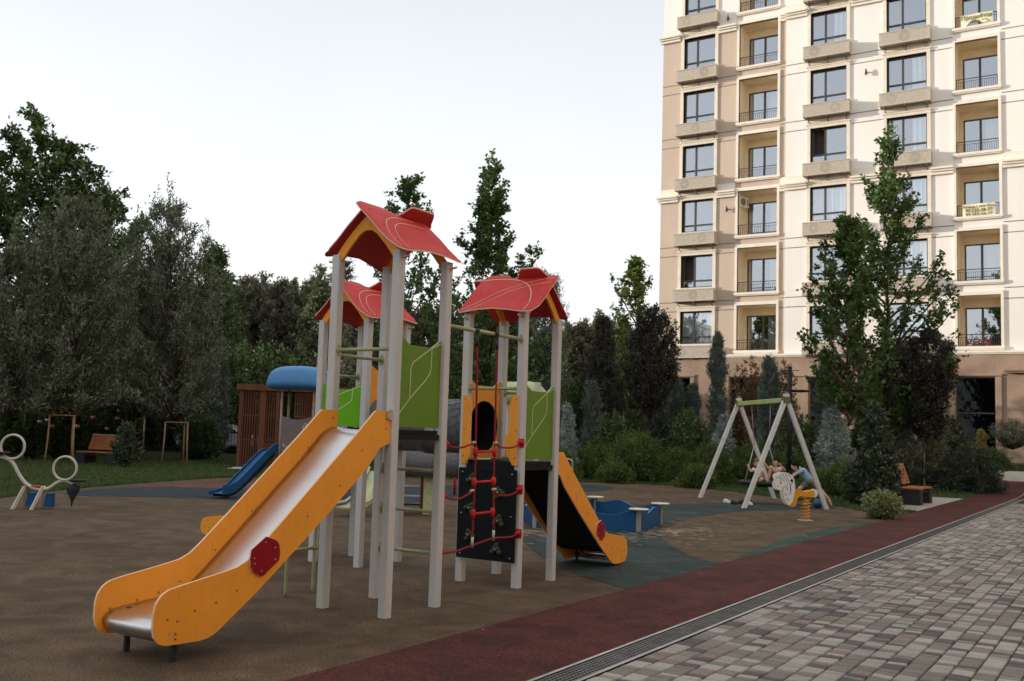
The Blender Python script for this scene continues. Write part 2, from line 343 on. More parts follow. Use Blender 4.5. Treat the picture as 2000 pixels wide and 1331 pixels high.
def blocks(x0, x1, y0, y1, mask=None):
    vs = []; fs = []; w = .146; g = .0042; x = x0
    while x < x1:
        y = y0+RNG.uniform(-.1, 0)
        while y < y1:
            l = PL[len(vs)//12 % 4000]
            if mask is None or mask(x, y):
                zz = tz(x, y); q_ = len(vs)//12; h = zz+.012+.002*PR[q_ % 8999]; e = .009; t1 = .0018*PR[(q_*7) % 8993]; t2 = .0018*PR[(q_*13) % 8971]
                a0, a1, b0, b1 = x+g, x+w-g, y+g, y+l-g; o = len(vs)
                vs += [(a0, b0, zz-.01), (a1, b0, zz-.01), (a1, b1, zz-.01), (a0, b1, zz-.01), (a0+e*.3, b0+e*.3, h-.006), (a1-e*.3, b0+e*.3, h-.006), (a1-e*.3, b1-e*.3, h-.006), (a0+e*.3, b1-e*.3, h-.006),
                       (a0+e, b0+e, h-t1), (a1-e, b0+e, h+t1), (a1-e, b1-e, h+t2), (a0+e, b1-e, h-t2)]
                for q in (0, 4):
                    for k in range(4): fs.append((o+q+k, o+q+(k+1) % 4, o+q+4+(k+1) % 4, o+q+4+k))
                fs.append((o+8, o+9, o+10, o+11))
            y += l
        x += w
    me = bpy.data.meshes.new('paving_blocks'); me.from_pydata(vs, [], fs); me.materials.append(M_pave); me.update()
    o = bpy.data.objects.new('paving_blocks', me); COL.objects.link(o); o['kind'] = 'stuff'; return o
def pmask(x, y):
    d = x*cf[0]+y*cf[1]-CAMH*cf[2]; return d > 3 and W_/2+FPX*(x*cr[0]+y*cr[1]-CAMH*cr[2])/d < 2100
blocks(XK1+.004, 13, -3, 31)
terrain('paved_path_far', -16, XK1-.3, 40.2, 43.6, 20, 8, .012, M_pave)
sheet('bench_pad', [(-4.56, 25.2), (-4.56, 32.2), (-6.0, 32.2), (-6.0, 25.6)], .012, M_pave)
# ---- grass: blades on the visible lawns
M_grass = leafmat('grass_blade', (.10, .145, .040), (.058, .095, .028), isl=.45, trans=.25)
from mathutils import geometry
def inpoly(x, y, P):
    c = np.zeros(x.shape, bool); n = len(P); j = n-1
    for i in range(n):
        if P[i][1] != P[j][1]:
            c ^= ((P[i][1] > y) != (P[j][1] > y)) & (x < (P[j][0]-P[i][0])*(y-P[i][1])/(P[j][1]-P[i][1])+P[i][0])
        j = i
    return c
def tzv(x, y):
    a = np.clip((y-34)/14, 0, 1); b_ = np.clip((x+33)/8, 0, 1); return .8*a*a*(3-2*a)*b_*b_*(3-2*b_)
def grass(n, box, keep, hgt=(.04, .1), w=.006, over=12):
    X = RNG.uniform(box[0], box[1], n*over); Y = RNG.uniform(box[2], box[3], n*over); k_ = keep(X, Y); X = X[k_][:n]; Y = Y[k_][:n]
    P = np.stack([X, Y, tzv(X, Y)-.02], 1); k = len(P); a = RNG.uniform(0, 2*np.pi, k); h = RNG.uniform(hgt[0], hgt[1], k); ln = RNG.uniform(-.5, .5, (k, 2))*h[:, None]
    d = np.linalg.norm(P[:, :2], axis=1); ww = w*(d/14)
    sx = np.cos(a)*ww; sy = np.sin(a)*ww
    V = np.empty((k, 3, 3)); V[:, 0] = P; V[:, 0, 0] -= sx; V[:, 0, 1] -= sy; V[:, 1] = P; V[:, 1, 0] += sx; V[:, 1, 1] += sy
    V[:, 2] = P; V[:, 2, :2] += ln; V[:, 2, 2] += h
    return npmesh('grass', V.reshape(-1, 3), np.arange(3*k).reshape(-1, 3), M_grass)
def npmesh(name, V, F, m, parent=None, smooth=False):
    me = bpy.data.meshes.new(name); V = np.ascontiguousarray(V, dtype=np.float32); F = np.ascontiguousarray(F, dtype=np.int32)
    nf, kk = F.shape; me.vertices.add(len(V)); me.vertices.foreach_set('co', V.ravel()); me.loops.add(nf*kk); me.loops.foreach_set('vertex_index', F.ravel())
    me.polygons.add(nf); me.polygons.foreach_set('loop_start', np.arange(0, nf*kk, kk, dtype=np.int32)); me.polygons.foreach_set('loop_total', np.full(nf, kk, dtype=np.int32))
    if smooth: me.polygons.foreach_set('use_smooth', np.ones(nf, dtype=bool))
    me.materials.append(m); me.update(calc_edges=True)
    o = bpy.data.objects.new(name, me); COL.objects.link(o)
    if parent: o.parent = parent
    return o
def pxv(x, y, z):
    dx, dy, dz = x, y, z-CAMH; zz = dx*cf[0]+dy*cf[1]+dz*cf[2]
    return W_/2+FPX*(dx*cr[0]+dy*cr[1]+dz*cr[2])/zz
def lawn_ok(x, y):
    q = pxv(x, y, tzv(x, y))
    return ~inpoly(x, y, PLAY) & ~((x > XT-.02) & (y < 40)) & ~((x > -6) & (y > 25.5) & (y < 32.2)) & ~((y > 40.1) & (y < 43.7) & (x > -16)) & (q > -30) & (q < 2030)
g = grass(70000, (-34, -16, 6, 32), lawn_ok); g['kind'] = 'stuff'
g = grass(60000, (-26, -4.5, 20, 44), lawn_ok, (.05, .12)); g['kind'] = 'stuff'
g = grass(6000, (-14, -2, 43.7, 50), lawn_ok, (.05, .12), .01); g['kind'] = 'stuff'
# ragged fringe of longer blades along the rubber's edge
def edge_ok(x, y):
    e = np.zeros(x.shape, bool)
    for dx, dy in ((.22, 0), (-.22, 0), (0, .22), (0, -.22)): e |= inpoly(x+dx, y+dy, PLAY)
    return lawn_ok(x, y) & e
g = grass(9000, (-22.6, -5, 8, 30.4), edge_ok, (.06, .14), .006, 60); g['kind'] = 'stuff'
# ================================================================ APARTMENT BUILDING
YF = 50.0
M_white = mat('plaster_cream', (.83, .795, .745), .8, var=.03, vscale=.8, bump=.15, bscale=30, spec=.3, streak=True)
M_tan = mat('plaster_tan', (.56, .445, .355), .8, var=.04, vscale=.8, bump=.15, bscale=30, spec=.3, streak=True)
M_stone = mat('base_stone', (.34, .24, .175), .7, var=.12, vscale=1.2, bump=.2, bscale=20, spec=.3)
M_trim = mat('trim_cream', (.78, .70, .58), .75, var=.05, vscale=2, spec=.3)
M_trimw = mat('trim_white', (.82, .75, .65), .75, var=.04, vscale=2, spec=.3)
M_boxm = mat('fretwork_panel', (.50, .44, .36), .75, var=.1, vscale=8, spec=.3)
M_boxd = mat('fretwork_hole', (.22, .185, .145), .85)
M_recess = mat('balcony_plaster_sunbounce', (.84, .71, .51), .85, var=.04)  # warm sun bounce put into the yellow of the recess plaster
M_frame = mat('window_frame_dark', (.055, .045, .04), .4, var=.1)
M_rail = mat('balcony_rail', (.05, .038, .032), .45)
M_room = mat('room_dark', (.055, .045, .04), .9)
M_curt = mat('curtain_white', (.85, .85, .84), .9, var=.05, vscale=3)
M_curtb = mat('curtain_beige', (.35, .27, .2), .9, var=.05, vscale=3)
M_glass = glassmat('window_glass', .52)
M_glassd = glassmat('dark_glass', .02, (.3, .33, .36))
M_line = mat('joint_line', (.17, .13, .10), .9)
bld = thing('apartment_building', 'tall cream and tan apartment building with fretwork boxes under its windows and recessed balconies', 'apartment building', (0, YF, 0))
# everything below is in building space: x as world, y relative to the facade plane, z world
FH = 3.05
NF = 8
def zw(k): return 6.53+FH*k, 8.29+FH*k          # window sill, head
def zbk(k): return 6.12+FH*k                    # balcony sill
ZT = 6.12+FH*8-.4
XL, XR = -22.42, 9.0
OPEN = [(-21.15, -19.34), (-14.13, -12.32), (-10.39, -8.54), (-3.2, -1.4), (1.2, 3.0)]
BALC = [(-17.98, -15.87), (-7.26, -5.43), (5.0, 6.9)]
def wallbox(mb, x0, x1, z0, z1, y0, mi): mb.box((x0, y0, z0), (x1, .6, z1), mi)
def colour(x, z): return 1 if (x < -15.5 and z < 23.7) else 0
w = MB()
xs = sorted([XL, XR, -15.42]+[v for o in OPEN+BALC for v in o])
for a, bb in zip(xs[:-1], xs[1:]):
    mid = (a+bb)/2; yy = .12 if mid < -15.5 else 0.
    if any(abs(o[0]-a) < 1e-6 for o in OPEN):
        zz = 5.8
        for k in range(NF):
            s_, h_ = zw(k)
            for (p, q) in ((zz, s_),):
                if p < 23.7 < q: wallbox(w, a, bb, p, 23.7, yy, colour(mid, p)); wallbox(w, a, bb, 23.7, q, yy, colour(mid, q))
                else: wallbox(w, a, bb, p, q, yy, colour(mid, (p+q)/2))
            zz = h_
        wallbox(w, a, bb, zz, ZT+.5, yy, colour(mid, zz+1))
    elif any(abs(o[0]-a) < 1e-6 for o in BALC):
        zz = 5.8
        for k in range(NF):
            wallbox(w, a, bb, zz, zbk(k)-.13, yy, colour(mid, zz+.3)); zz = zbk(k)+FH-.67
        wallbox(w, a, bb, zz, ZT+.5, yy, colour(mid, zz+1))
    else:
        wallbox(w, a, bb, 5.8, 23.7, yy, colour(mid, 10)); wallbox(w, a, bb, 23.7, ZT+.5, yy, colour(mid, 25))
w.box((XL, .6, .0), (XL+.4, 14, ZT+.5), 1); w.box((XL+.4, 13.6, 0), (XR, 14, ZT+.5), 0); w.box((XR-.4, .6, 0), (XR, 13.6, ZT+.5), 0)

MB_ = MB(); MB_.box((XL+.4, .6, ZT+.2), (XR-.4, 13.6, ZT+.5)); MB_.build('roof', M_trim, bld)
# panel joints drawn as groove shadow in the dark colour of thin proud strips
j = w
segs = [(XL, -21.36), (-19.15, -18.13), (-15.73, -15.43), (-15.40, -14.3), (-12.1, -10.5), (-8.38, -7.37), (-5.28, -3.3), (-1.3, 1.1), (3.1, 4.9), (7.0, XR)]
for k in range(NF):
    for dz in (-.78, -1.28):
        z = zw(k)[0]+dz
        if z < 6.0: continue
        for a, bb in segs:
            y = .118 if a < -15.5 else -.002
            j.box((a, y, z-.022), (bb, y+.01, z+.022), 2)
for x in (-22.9+3.9, -18.6, -15.0, -11.7, -11.1, -9+1.0, -4.59, -3.9): 
    pass
w.build('wall', [M_white, M_tan, M_line], bld)
# base storey
s = MB()
DO = [(-22.0, -20.4), (-18.2, -16.4), (-14.08, -12.6), (-10.8, -9.3), (-7.34, -5.68), (-3.0, -1.2), (1.5, 3.2)]
zt, zbm = 4.69, 1.32
xx = XL-.05
for a, bb in DO+[(XR+.05, None)]:
    s.box((xx, -.22, 0), (a, .5, 5.8)); 
    if bb is None: break
    s.box((a, -.22, 0), (bb, .5, zbm)); s.box((a, -.22, zt), (bb, .5, 5.8)); xx = bb
for a, bb in DO:                     # raised pilasters beside the openings
    s.box((a-.27, -.30, .5), (a-.03, -.22, zt+.02)); s.box((bb+.03, -.30, .5), (bb+.27, -.22, zt+.02)); s.box((a-1.05, -.30, zt+.05), (bb+.3, -.24, zt+.16))
s.box((-5.33, -.5, 4.95), (-1.0, -.22, 5.05)); s.box((-5.25, -.42, 4.87), (-1.1, -.22, 4.95))
s.build('base_storey', M_stone, bld, bevel=.01)
c = MB()
c.box((XL-.06, -.3, 5.80), (XR, 0.12, 5.90)); c.box((XL-.06, -.26, 5.74), (XR, 0., 5.80)); c.build('cornice', M_trimw, bld)
for zc in (14.6, 23.72):
    for a, bb, y in ((XL-.0, -21.36, .12), (-19.15, -18.13, .12), (-15.73, -15.43, .12), (-15.42, -14.29, 0), (-12.1, -10.5, 0), (-8.38, -7.37, 0), (-5.28, -3.3, 0), (-1.3, 1.1, 0), (3.1, 4.9, 0)):
        ex = .16 if a == XL else 0; c = MB()
        c.box((a-ex, y-.28, zc), (bb, y, zc+.09)); c.box((a-ex*.8, y-.20, zc-.1), (bb, y, zc)); c.box((a-ex*.6, y-.12, zc-.24), (bb, y, zc-.1)); c.box((a, y-.05, zc+.09), (bb, y, zc+.5)); c.build('cornice', M_trimw, bld)
# windows
def curtain(mb, x0, x1, z0, z1, y, mi=0):
    n = 26; vs = []
    for i in range(n+1):
        x = x0+(x1-x0)*i/n; yy = y+.035*math.sin(i*1.9)+.02*math.sin(i*.7); vs += [(x, yy, z0), (x, yy, z1)]
    mb.add(vs, [(2*i, 2*i+2, 2*i+3, 2*i+1) for i in range(n)], mi, True)
rw = random.Random(5)
def window(x0, x1, k, col):
    z0, z1 = zw(k); y = .12 if x0 < -15.5 else 0.
    f = MB(); t = .07; yf = y+.16
    f.box((x0, yf, z0), (x0+t, yf+.08, z1)); f.box((x1-t, yf, z0), (x1, yf+.08, z1)); f.box((x0+t, yf, z1-t), (x1-t, yf+.08, z1)); f.box((x0+t, yf, z0), (x1-t, yf+.08, z0+t))
    xm = x0+.39*(x1-x0); zm = z0+.22*(z1-z0)
    f.box((xm-.045, yf-.01, z0+t), (xm+.045, yf+.07, z1-t)); f.box((x0+t, yf-.005, zm-.04), (xm-.045, yf+.075, zm+.04)); f.box((xm+.045, yf-.005, zm-.04), (x1-t, yf+.075, zm+.04))
    fo = f.build('window', M_frame, bld)
    g = MB(); openl = (col == 1 and k == 3) or (col == 0 and k == 1)
    if openl:
        g.add([(xm, yf+.045, zm), (x1-t, yf+.045, zm), (x1-t, yf+.045, z1-t), (xm, yf+.045, z1-t)], [(0, 1, 2, 3)])
        g.add([(x0+t, yf+.045, z0+t), (x1-t, yf+.045, z0+t), (x1-t, yf+.045, zm), (x0+t, yf+.045, zm)], [(0, 1, 2, 3)])
        s_ = MB(); s_.box((x0+t, yf+.1, zm+.02), (x0+t+.06, yf+.62, zm+.08)); s_.box((x0+t, yf+.1, z1-.16), (x0+t+.06, yf+.62, z1-.1)); s_.box((x0+t, yf+.56, zm+.08), (x0+t+.06, yf+.62, z1-.16)); s_.box((x0+t, yf+.1, zm+.08), (x0+t+.06, yf+.16, z1-.16)); s_.build('open_sash', M_frame, fo)
    else: g.add([(x0+t, yf+.045, z0+t), (x1-t, yf+.045, z0+t), (x1-t, yf+.045, z1-t), (x0+t, yf+.045, z1-t)], [(0, 1, 2, 3)])
    g.build('pane', M_glass, fo)
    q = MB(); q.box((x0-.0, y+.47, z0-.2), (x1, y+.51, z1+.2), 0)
    if not openl:
        r = rw.random()
        if r < .45: curtain(q, x0+.62*(x1-x0), x1-.05, z0+.02, z1-.05, y+.26, 1)
        if r < .2 or r > .8: curtain(q, x0+.05, x0+.34*(x1-x0), z0+.02, z1-.05, y+.38, 2)
        if .5 < r < .68: curtain(q, x0+.1, x1-.1, z0+.02, z1-.05, y+.27, 1)
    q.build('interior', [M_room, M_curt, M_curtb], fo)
    # surround
    u = MB(); e = .17
    u.box((x0-e, y-.07, z0-.02), (x0, y+.16, z1+.0)); u.box((x1, y-.07, z0-.02), (x1+e, y+.16, z1+.0)); u.box((x0-e, y-.08, z1), (x1+e, y+.16, z1+.16))
    u.box((x0-e-.03, y-.13, z0-.12), (x1+e+.03, y+.16, z0-.02)); u.box((x0-e-.05, y-.11, z1+.16), (x1+e+.05, y, z1+.22))
    for zz in (z1+.22, ): u.box((x0-e, y-.05, zz), (x1+e, y, zz+.2))
    u.build('window_surround', M_trim if col == 0 or col else M_trimw, fo)
    # fretwork box for the outdoor unit
    p = MB(); a, bb = x0-.26, x1+.24; zt_, zb_ = z0-.14, z0-.80; yo = y-.5
    if k == 0 and col != 0: zt_, zb_ = z0-.14, z0-.72
    p.box((a, yo, zb_), (bb, yo+.05, zt_)); p.box((a, yo+.05, zb_), (a+.05, y, zt_)); p.box((bb-.05, yo+.05, zb_), (bb, y, zt_))
    p.box((a-.01, yo-.02, zt_-.05), (bb+.01, yo, zt_)); p.box((a-.01, yo-.02, zb_), (bb+.01, yo, zb_+.05))
    p.box((a+.05, yo+.05, zb_+.04), (bb-.05, y, zb_+.07))
    # pierced ornament rosettes and small perforations
    cx = a+(bb-a)*[.25, .5, .7][(k+col) % 3]
    for ring, nn in ((.11, 10), (.18, 14), (.235, 18)):
        for i_ in range(nn):
            an = 2*math.pi*i_/nn+ring*9; X_, Z_ = cx+ring*math.cos(an), (zt_+zb_)/2+ring*math.sin(an)
            p.add([(X_-.018, yo-.003, Z_-.018), (X_+.018, yo-.003, Z_-.018), (X_+.018, yo-.003, Z_+.018), (X_-.018, yo-.003, Z_+.018)], [(0, 1, 2, 3)], 1)
    for ix in range(int((bb-a-.2)/.085)):
        for iz in range(6):
            X_, Z_ = a+.12+ix*.085+(iz % 2)*.04, zb_+.12+iz*.088
            if abs(X_-cx) < .27 and k % 2 == 0: continue
            p.add([(X_-.013, yo-.002, Z_-.013), (X_+.013, yo-.002, Z_-.013), (X_+.013, yo-.002, Z_+.013), (X_-.013, yo-.002, Z_+.013)], [(0, 1, 2, 3)], 1)
    p.build('fretwork_box', [M_boxm, M_boxd], fo)
    for X_ in (a+.22, (a+bb)/2, bb-.22):
        br = MB(); br.box((X_-.03, yo+.04, zb_-.07), (X_+.03, y, zb_-.001)); br.bar((X_, yo+.12, zb_-.06), (X_, y-.01, zb_-.24), .035)
        br.build('bracket', M_boxd, fo)
for ci, (a, bb) in enumerate(OPEN):
    for k in range(NF): window(a, bb, k, ci)
# balconies
def balcony(x0, x1, k, col):
    z0 = zbk(k); z1 = z0+FH-.67; y = .12 if x0 < -15.5 else 0.; D = 1.25
    f = MB(); e = .12
    f.box((x0-e, y-.08, z0-.13), (x0, y+.12, z1+.19)); f.box((x1, y-.08, z0-.13), (x1+e, y+.12, z1+.19)); f.box((x0, y-.08, z1), (x1, y+.12, z1+.17))
    f.box((x0-e-.03, y-.14, z0-.12), (x1+e+.03, y+.2, z0)); f.box((x0-e, y-.1, z0-.18), (x1+e, y, z0-.12))
    fo = f.build('balcony', M_trimw, bld)
    r = MB(); r.box((x0-.04, y+.123, z0), (x0+.006, D, z1), 0); r.box((x1-.006, y+.123, z0), (x1+.04, D, z1), 0); r.box((x0, y+.123, z1-.012), (x1, D, z1+.04), 0)
    dx0 = x0+.16; dx1 = x1+.0; dh = z0+1.95
    r.box((x0, D, z0), (dx0, D+.05, z1), 0); r.box((dx0, D, dh), (dx1, D+.05, z1), 0); r.box((x0, y+.2, z0-.06), (x1, D, z0-.003), 0)
    r.build('recess', M_recess, fo)
    d = MB(); t = .06
    d.box((dx0, D-.02, z0), (dx0+t, D+.05, dh)); d.box((dx1-t, D-.02, z0), (dx1, D+.05, dh)); d.box((dx0+t, D-.02, dh-t), (dx1-t, D+.05, dh)); xm = dx0+.45*(dx1-dx0)
    d.box((xm-.05, D-.03, z0), (xm+.05, D+.04, dh-t)); d.box((dx0+t, D-.015, z0), (dx1-t, D+.04, z0+.07))
    do = d.build('balcony_door', M_frame, fo)
    g = MB(); g.add([(dx0+t, D+.02, z0+.07), (dx1-t, D+.02, z0+.07), (dx1-t, D+.02, dh-t), (dx0+t, D+.02, dh-t)], [(0, 1, 2, 3)]); g.build('pane', M_glass, do)
    q = MB(); q.box((dx0, D+.7, z0), (dx1, D+.74, dh), 0); rr = rw.random()
    if rr < .5: curtain(q, dx0+.07, xm-.1, z0+.02, dh, D+.3, 2)
    if rr > .35: curtain(q, xm+.25*(rr), dx1-.1, z0+.02, dh, D+.32, 1)
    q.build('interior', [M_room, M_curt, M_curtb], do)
    h = MB(); zr = z0+.56; yr = y+.06
    h.box((x0, yr-.02, zr-.02), (x1, yr+.02, zr+.015)); h.box((x0, yr-.012, zr-.13), (x1, yr+.012, zr-.115)); h.box((x0, yr-.012, z0+.05), (x1, yr+.012, z0+.065))
    n = 19
    for i in range(n+1):
        X_ = x0+.02+(x1-x0-.04)*i/n; h.box((X_-.008, yr-.008, z0+.0), (X_+.008, yr+.008, zr-.115)) if i not in (0, n) else h.box((X_-.02, yr-.02, z0), (X_+.02, yr+.02, zr))
    h.build('railing', M_rail, fo)
for ci, (a, bb) in enumerate(BALC):
    for k in range(NF): balcony(a, bb, k, ci)
# ground-floor glazing
for (a, bb) in DO:
    f = MB(); z0, z1 = zbm, zt; f.box((a, -.02, z0), (a+.05, .06, z1)); f.box((bb-.05, -.02, z0), (bb, .06, z1)); f.box((a+.05, -.02, z1-.05), (bb-.05, .06, z1)); f.box((a+.05, -.02, z0), (bb-.05, .06, z0+.05)); f.box((a+.05, -.02, 3.02), (bb-.05, .06, 3.08))
    fo = f.build('shop_window', M_frame, bld); g = MB(); g.add([(a, .03, z0), (bb, .03, z0), (bb, .03, z1), (a, .03, z1)], [(0, 1, 2, 3)]); g.build('pane', M_glassd, fo)
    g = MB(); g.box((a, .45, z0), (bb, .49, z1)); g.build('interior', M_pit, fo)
# small wall lamps
for X_, Z_, y in ((-11.35, 19.95, 0), (-4.1, 19.8, 0), (-18.55, 13.7, .12), (-4.2, 10.5, 0), (-18.6, 23.2+1.05, .12)):
    l = MB(); l.box((X_-.03, y-.12, Z_-.04), (X_+.03, y, Z_+.04)); l.lathe([(.05, -.16), (.055, 0), (.03, .14), (.001, .15)], (X_, y-.16, Z_), 10); l.build('wall_lamp', M_rail, bld)
# air-conditioner on a balcony and washing/flower boxes
ac = MB(); ac.box((0, 0, 0), (.75, .28, .55)); ac.lathe([(.2, 0), (.2, .012), (.0001, .013)], (.3, -.001, .27), 18, 1, (0, -1, 0)); ac.box((.62, -.006, .1), (.7, 0, .45), 1)
o = ac.build('air_conditioner', [mat('ac_white', (.75, .73, .68), .4), M_boxd], bevel=.01); o.location = (-17.93, YF+.2, zbk(2)+1.62); o.rotation_euler = (0, 0, 1.2)
tag(o, 'white air conditioner unit hung inside the recessed balcony, third floor up from the stone base', 'air conditioner')
# banners hung on balcony rails
M_ban = mat('banner_cloth', (.80, .76, .52), .8, var=.05, vscale=5); M_ink = mat('banner_ink', (.20, .17, .06), .8, var=.02); M_text = M_ink
def text_mesh(txt, size, m, name, parent, M, bold=0.):
    cu_ = bpy.data.curves.new(name, 'FONT'); cu_.body = txt; cu_.size = size; cu_.align_x = 'CENTER'; cu_.extrude = .001; cu_.offset = bold
    to = bpy.data.objects.new('tmp', cu_); COL.objects.link(to); dg = bpy.context.evaluated_depsgraph_get()
    me = bpy.data.meshes.new_from_object(to.evaluated_get(dg)); bpy.data.objects.remove(to); me.materials.clear(); me.materials.append(m)
    o = bpy.data.objects.new(name, me); COL.objects.link(o); o.parent = parent; o.matrix_local = M; return o
def banner(name, label, x0, x1, z0, z1, lines, curl=False):
    t = thing(name, label, 'banner', ((x0+x1)/2, YF-.02, z0)); W = x1-x0; H = z1-z0; b_ = MB(); n, m_ = 24, 10; vs = []
    for jz in range(m_+1):
        for i in range(n+1):
            u = i/n; v = jz/m_; x = -W/2+W*u; z = H*v; y = -.02*math.sin(u*9+v*2)
            if curl and v < .35: q = (.35-v)/.35; lift = math.exp(-((u-.45)/.28)**2)*q; z += lift*.42*H; y -= lift*.3
            vs.append((x, y, z))
    b_.add(vs, [(jz*(n+1)+i, jz*(n+1)+i+1, (jz+1)*(n+1)+i+1, (jz+1)*(n+1)+i) for jz in range(m_) for i in range(n)], 0, True)
    b_.build('cloth', M_ban, t)
    for tx, sz, zz, dx, bo in lines:
        text_mesh(tx, sz, M_text, 'lettering', t, Matrix.Translation((dx, -.03, zz)) @ Matrix.Rotation(math.pi/2, 4, 'X'), bo)
banner('sale_banner', 'creased yellow cloth banner reading Продаётся on the topmost visible balcony rail, lower edge curled up', -7.0, -5.62, zbk(5)-.08, zbk(5)+.6, [('Продаётся', .26, .44, 0, .006), ('3 комн. 104 кв', .10, .3, .12, .002), ('77', .15, .16, .5, .004)], True)
banner('rent_banner', 'flat yellow banner with phone numbers on a balcony rail three storeys above the stone base', -7.0, -5.62, zbk(2)-.02, zbk(2)+.58, [('Аренда 2 ком 70 кв', .15, .42, 0, .004), ('93 335-38-77', .21, .22, 0, .007), ('93 383-38-77', .21, .02, 0, .007)])
# flowers on the lowest right balcony
fl = MB()
for i in range(60):
    c_ = (RNG.uniform(0, 1.1), RNG.uniform(-.06, .1), RNG.uniform(0, .22)); fl.ell(c_, RNG.uniform(.025, .05), 6)
o = fl.build('flower_box', mat('geranium_red', (.42, .05, .07), .7, island=.3)); o.location = (-7.0, YF+.2, zbk(0)+.12); tag(o, 'row of red geraniums along the lowest balcony rail beside the tree crown', 'flowers')
nb = thing('added_unseen_block', 'added tan block, unseen on the right, bouncing warm light into the yard', 'apartment building', (17, 10, 0))  # added out of view to dim and warm the light from the right
q = MB(); q.box((0, -50, 0), (12, 45, 24)); q.build('wall', M_tan, nb)
q = MB(); q.box((-.3, -50.3, 24), (12.3, 45.3, 24.5)); q.build('roof', M_trim, nb)
for k in range(7):
    q = MB()
    for i in range(22): q.box((-.02, -48+i*4.2, 1.4+k*3.05), (.02, -46.3+i*4.2, 3.2+k*3.05))
    q.build('window', M_frame, nb)
# ================================================================ ADDED BLOCK (unseen, put in to cast the late-day shade over the yard)
nb = thing('added_unseen_block', 'added long pale block, unseen on the left, shading the yard', 'apartment building', (-46, -18, 0))
q = MB(); q.box((-12, -52, 0), (0, 40, 15)); q.build('wall', M_white, nb)
q = MB(); q.box((-12.3, -52.3, 15), (.3, 40.3, 15.5)); q.build('roof', M_trim, nb)
q = MB()
for i in range(22):
    for k in range(5): q.box((-.02, -50+i*4.1, 1.3+k*2.9), (.02, -48.2+i*4.1, 2.9+k*2.9))
q.build('window', M_frame, nb)
# ================================================================ BIG PLAY STRUCTURE (three towers, joined)
M_post = mat('post_greige', (.52, .515, .505), .5, var=.07, wear=.3, vscale=5, bump=.05, bscale=40, streak=True)
M_or = mat('panel_orange', (.84, .335, .035), .5, var=.04, vscale=3, spec=.25, bump=.06, bscale=90, wear=.4)
M_oredge = mat('panel_edge_peach_skylit', (.80, .52, .30), .6, var=.03)  # pale board core, plus sky glare put into the edge colour
M_redp = mat('roof_red', (.52, .038, .034), .6, var=.06, vscale=3, spec=.25, bump=.06, bscale=90, wear=.4)
M_rededge = mat('roof_edge_pink_skylit', (.75, .42, .38), .6, var=.03)  # lighter board core, with the sky's brightness on edges added to the colour
M_badge = mat('badge_red', (.26, .002, .008), .45, var=.05, spec=.25)
M_grn = mat('panel_green', (.12, .225, .014), .5, var=.05, vscale=3, spec=.25, bump=.06, bscale=90, wear=.4)
M_grn_lit = mat('panel_green_lit', (.125, .40, .004), .5, var=.04, vscale=3, spec=.25, bump=.06, bscale=90, wear=.4)  # the panel green again, with its brighter light put into the colour
M_cream = mat('inlay_cream', (.62, .62, .42), .6, var=.04)
M_pipe = mat('pipe_green', (.30, .34, .17), .4, var=.06)
M_plat = mat('platform_black', (.014, .015, .016), .75, spec=.15, bump=.3, bscale=120)
M_wallb = mat('climb_panel_black', (.008, .010, .013), .65, spec=.15, bump=.08, bscale=60)
M_hold = mat('climb_hold_green', (.045, .070, .042), .65, spec=.2, bump=.3, bscale=50)
M_steel = mat('steel', (.62, .62, .63), .27, metal=1., var=.02, vscale=2, streak=True)
M_galv = mat('galvanised', (.5, .49, .46), .5, metal=.6)
M_dark = mat('dark_metal', (.03, .03, .03), .5, metal=.3)
M_rope = mat('rope_red', (.30, .006, .012), .8, bump=.8, bscale=220)
M_ropec = mat('rope_joint_red', (.50, .012, .014), .45, spec=.3)
M_tun = mat('tunnel_grey', (.105, .105, .115), .42, var=.08, vscale=2)
M_bolt = mat('bolt', (.20, .17, .13), .35, metal=.7)
PS = thing('play_structure', 'large play structure with grey posts, three red roofs, orange slides and a red rope net', 'play structure')
TA, TB, TC = (-5.785, 7.02), (-5.815, 9.15), (-7.935, 9.15)
HP = .35   # half pitch
def post(x, y, h):
    m = MB(); s_ = .0435; c_ = .014; prof = []
    for sx, sy, a0 in ((1, 1, 0), (-1, 1, 90), (-1, -1, 180), (1, -1, 270)):
        for k in range(4):
            a = math.radians(a0+30*k); prof.append((x+sx*(s_-c_)+c_*math.cos(a), y+sy*(s_-c_)+c_*math.sin(a)))
    m.prism(prof, lambda u, v, d: (u, v, d), -.1, h)
    return m.build('post', M_post, PS)
def posts(c, h):
    for sx in (-1, 1):
        for sy in (-1, 1): post(c[0]+sx*HP, c[1]+sy*HP, h)
posts(TA, 3.13); posts(TB, 2.84); posts(TC, 2.84)
def platform(c, z):
    m = MB(); m.box((c[0]-HP+.01, c[1]-HP+.01, z-.035), (c[0]+HP-.01, c[1]+HP-.01, z)); m.box((c[0]-HP-.02, c[1]-HP+.05, z-.085), (c[0]-HP+.02, c[1]+HP-.05, z-.037)); m.box((c[0]+HP-.02, c[1]-HP+.05, z-.085), (c[0]+HP+.02, c[1]+HP-.05, z-.037)); m.box((c[0]-HP+.05, c[1]-HP-.02, z-.085), (c[0]+HP-.05, c[1]-HP+.02, z-.037)); m.box((c[0]-HP+.05, c[1]+HP-.02, z-.085), (c[0]+HP-.05, c[1]+HP+.02, z-.037))
    p = m.build('platform', M_plat, PS)
    m = MB()
    for sx in (-1, 1):
        for sy in (-1, 1): m.box((c[0]+sx*(HP-.1)-.05, c[1]+sy*(HP-.045)-.002, z-.05), (c[0]+sx*(HP-.1)+.05, c[1]+sy*(HP-.045)+.002, z+.03))
    m.build('platform_bracket', M_galv, p)
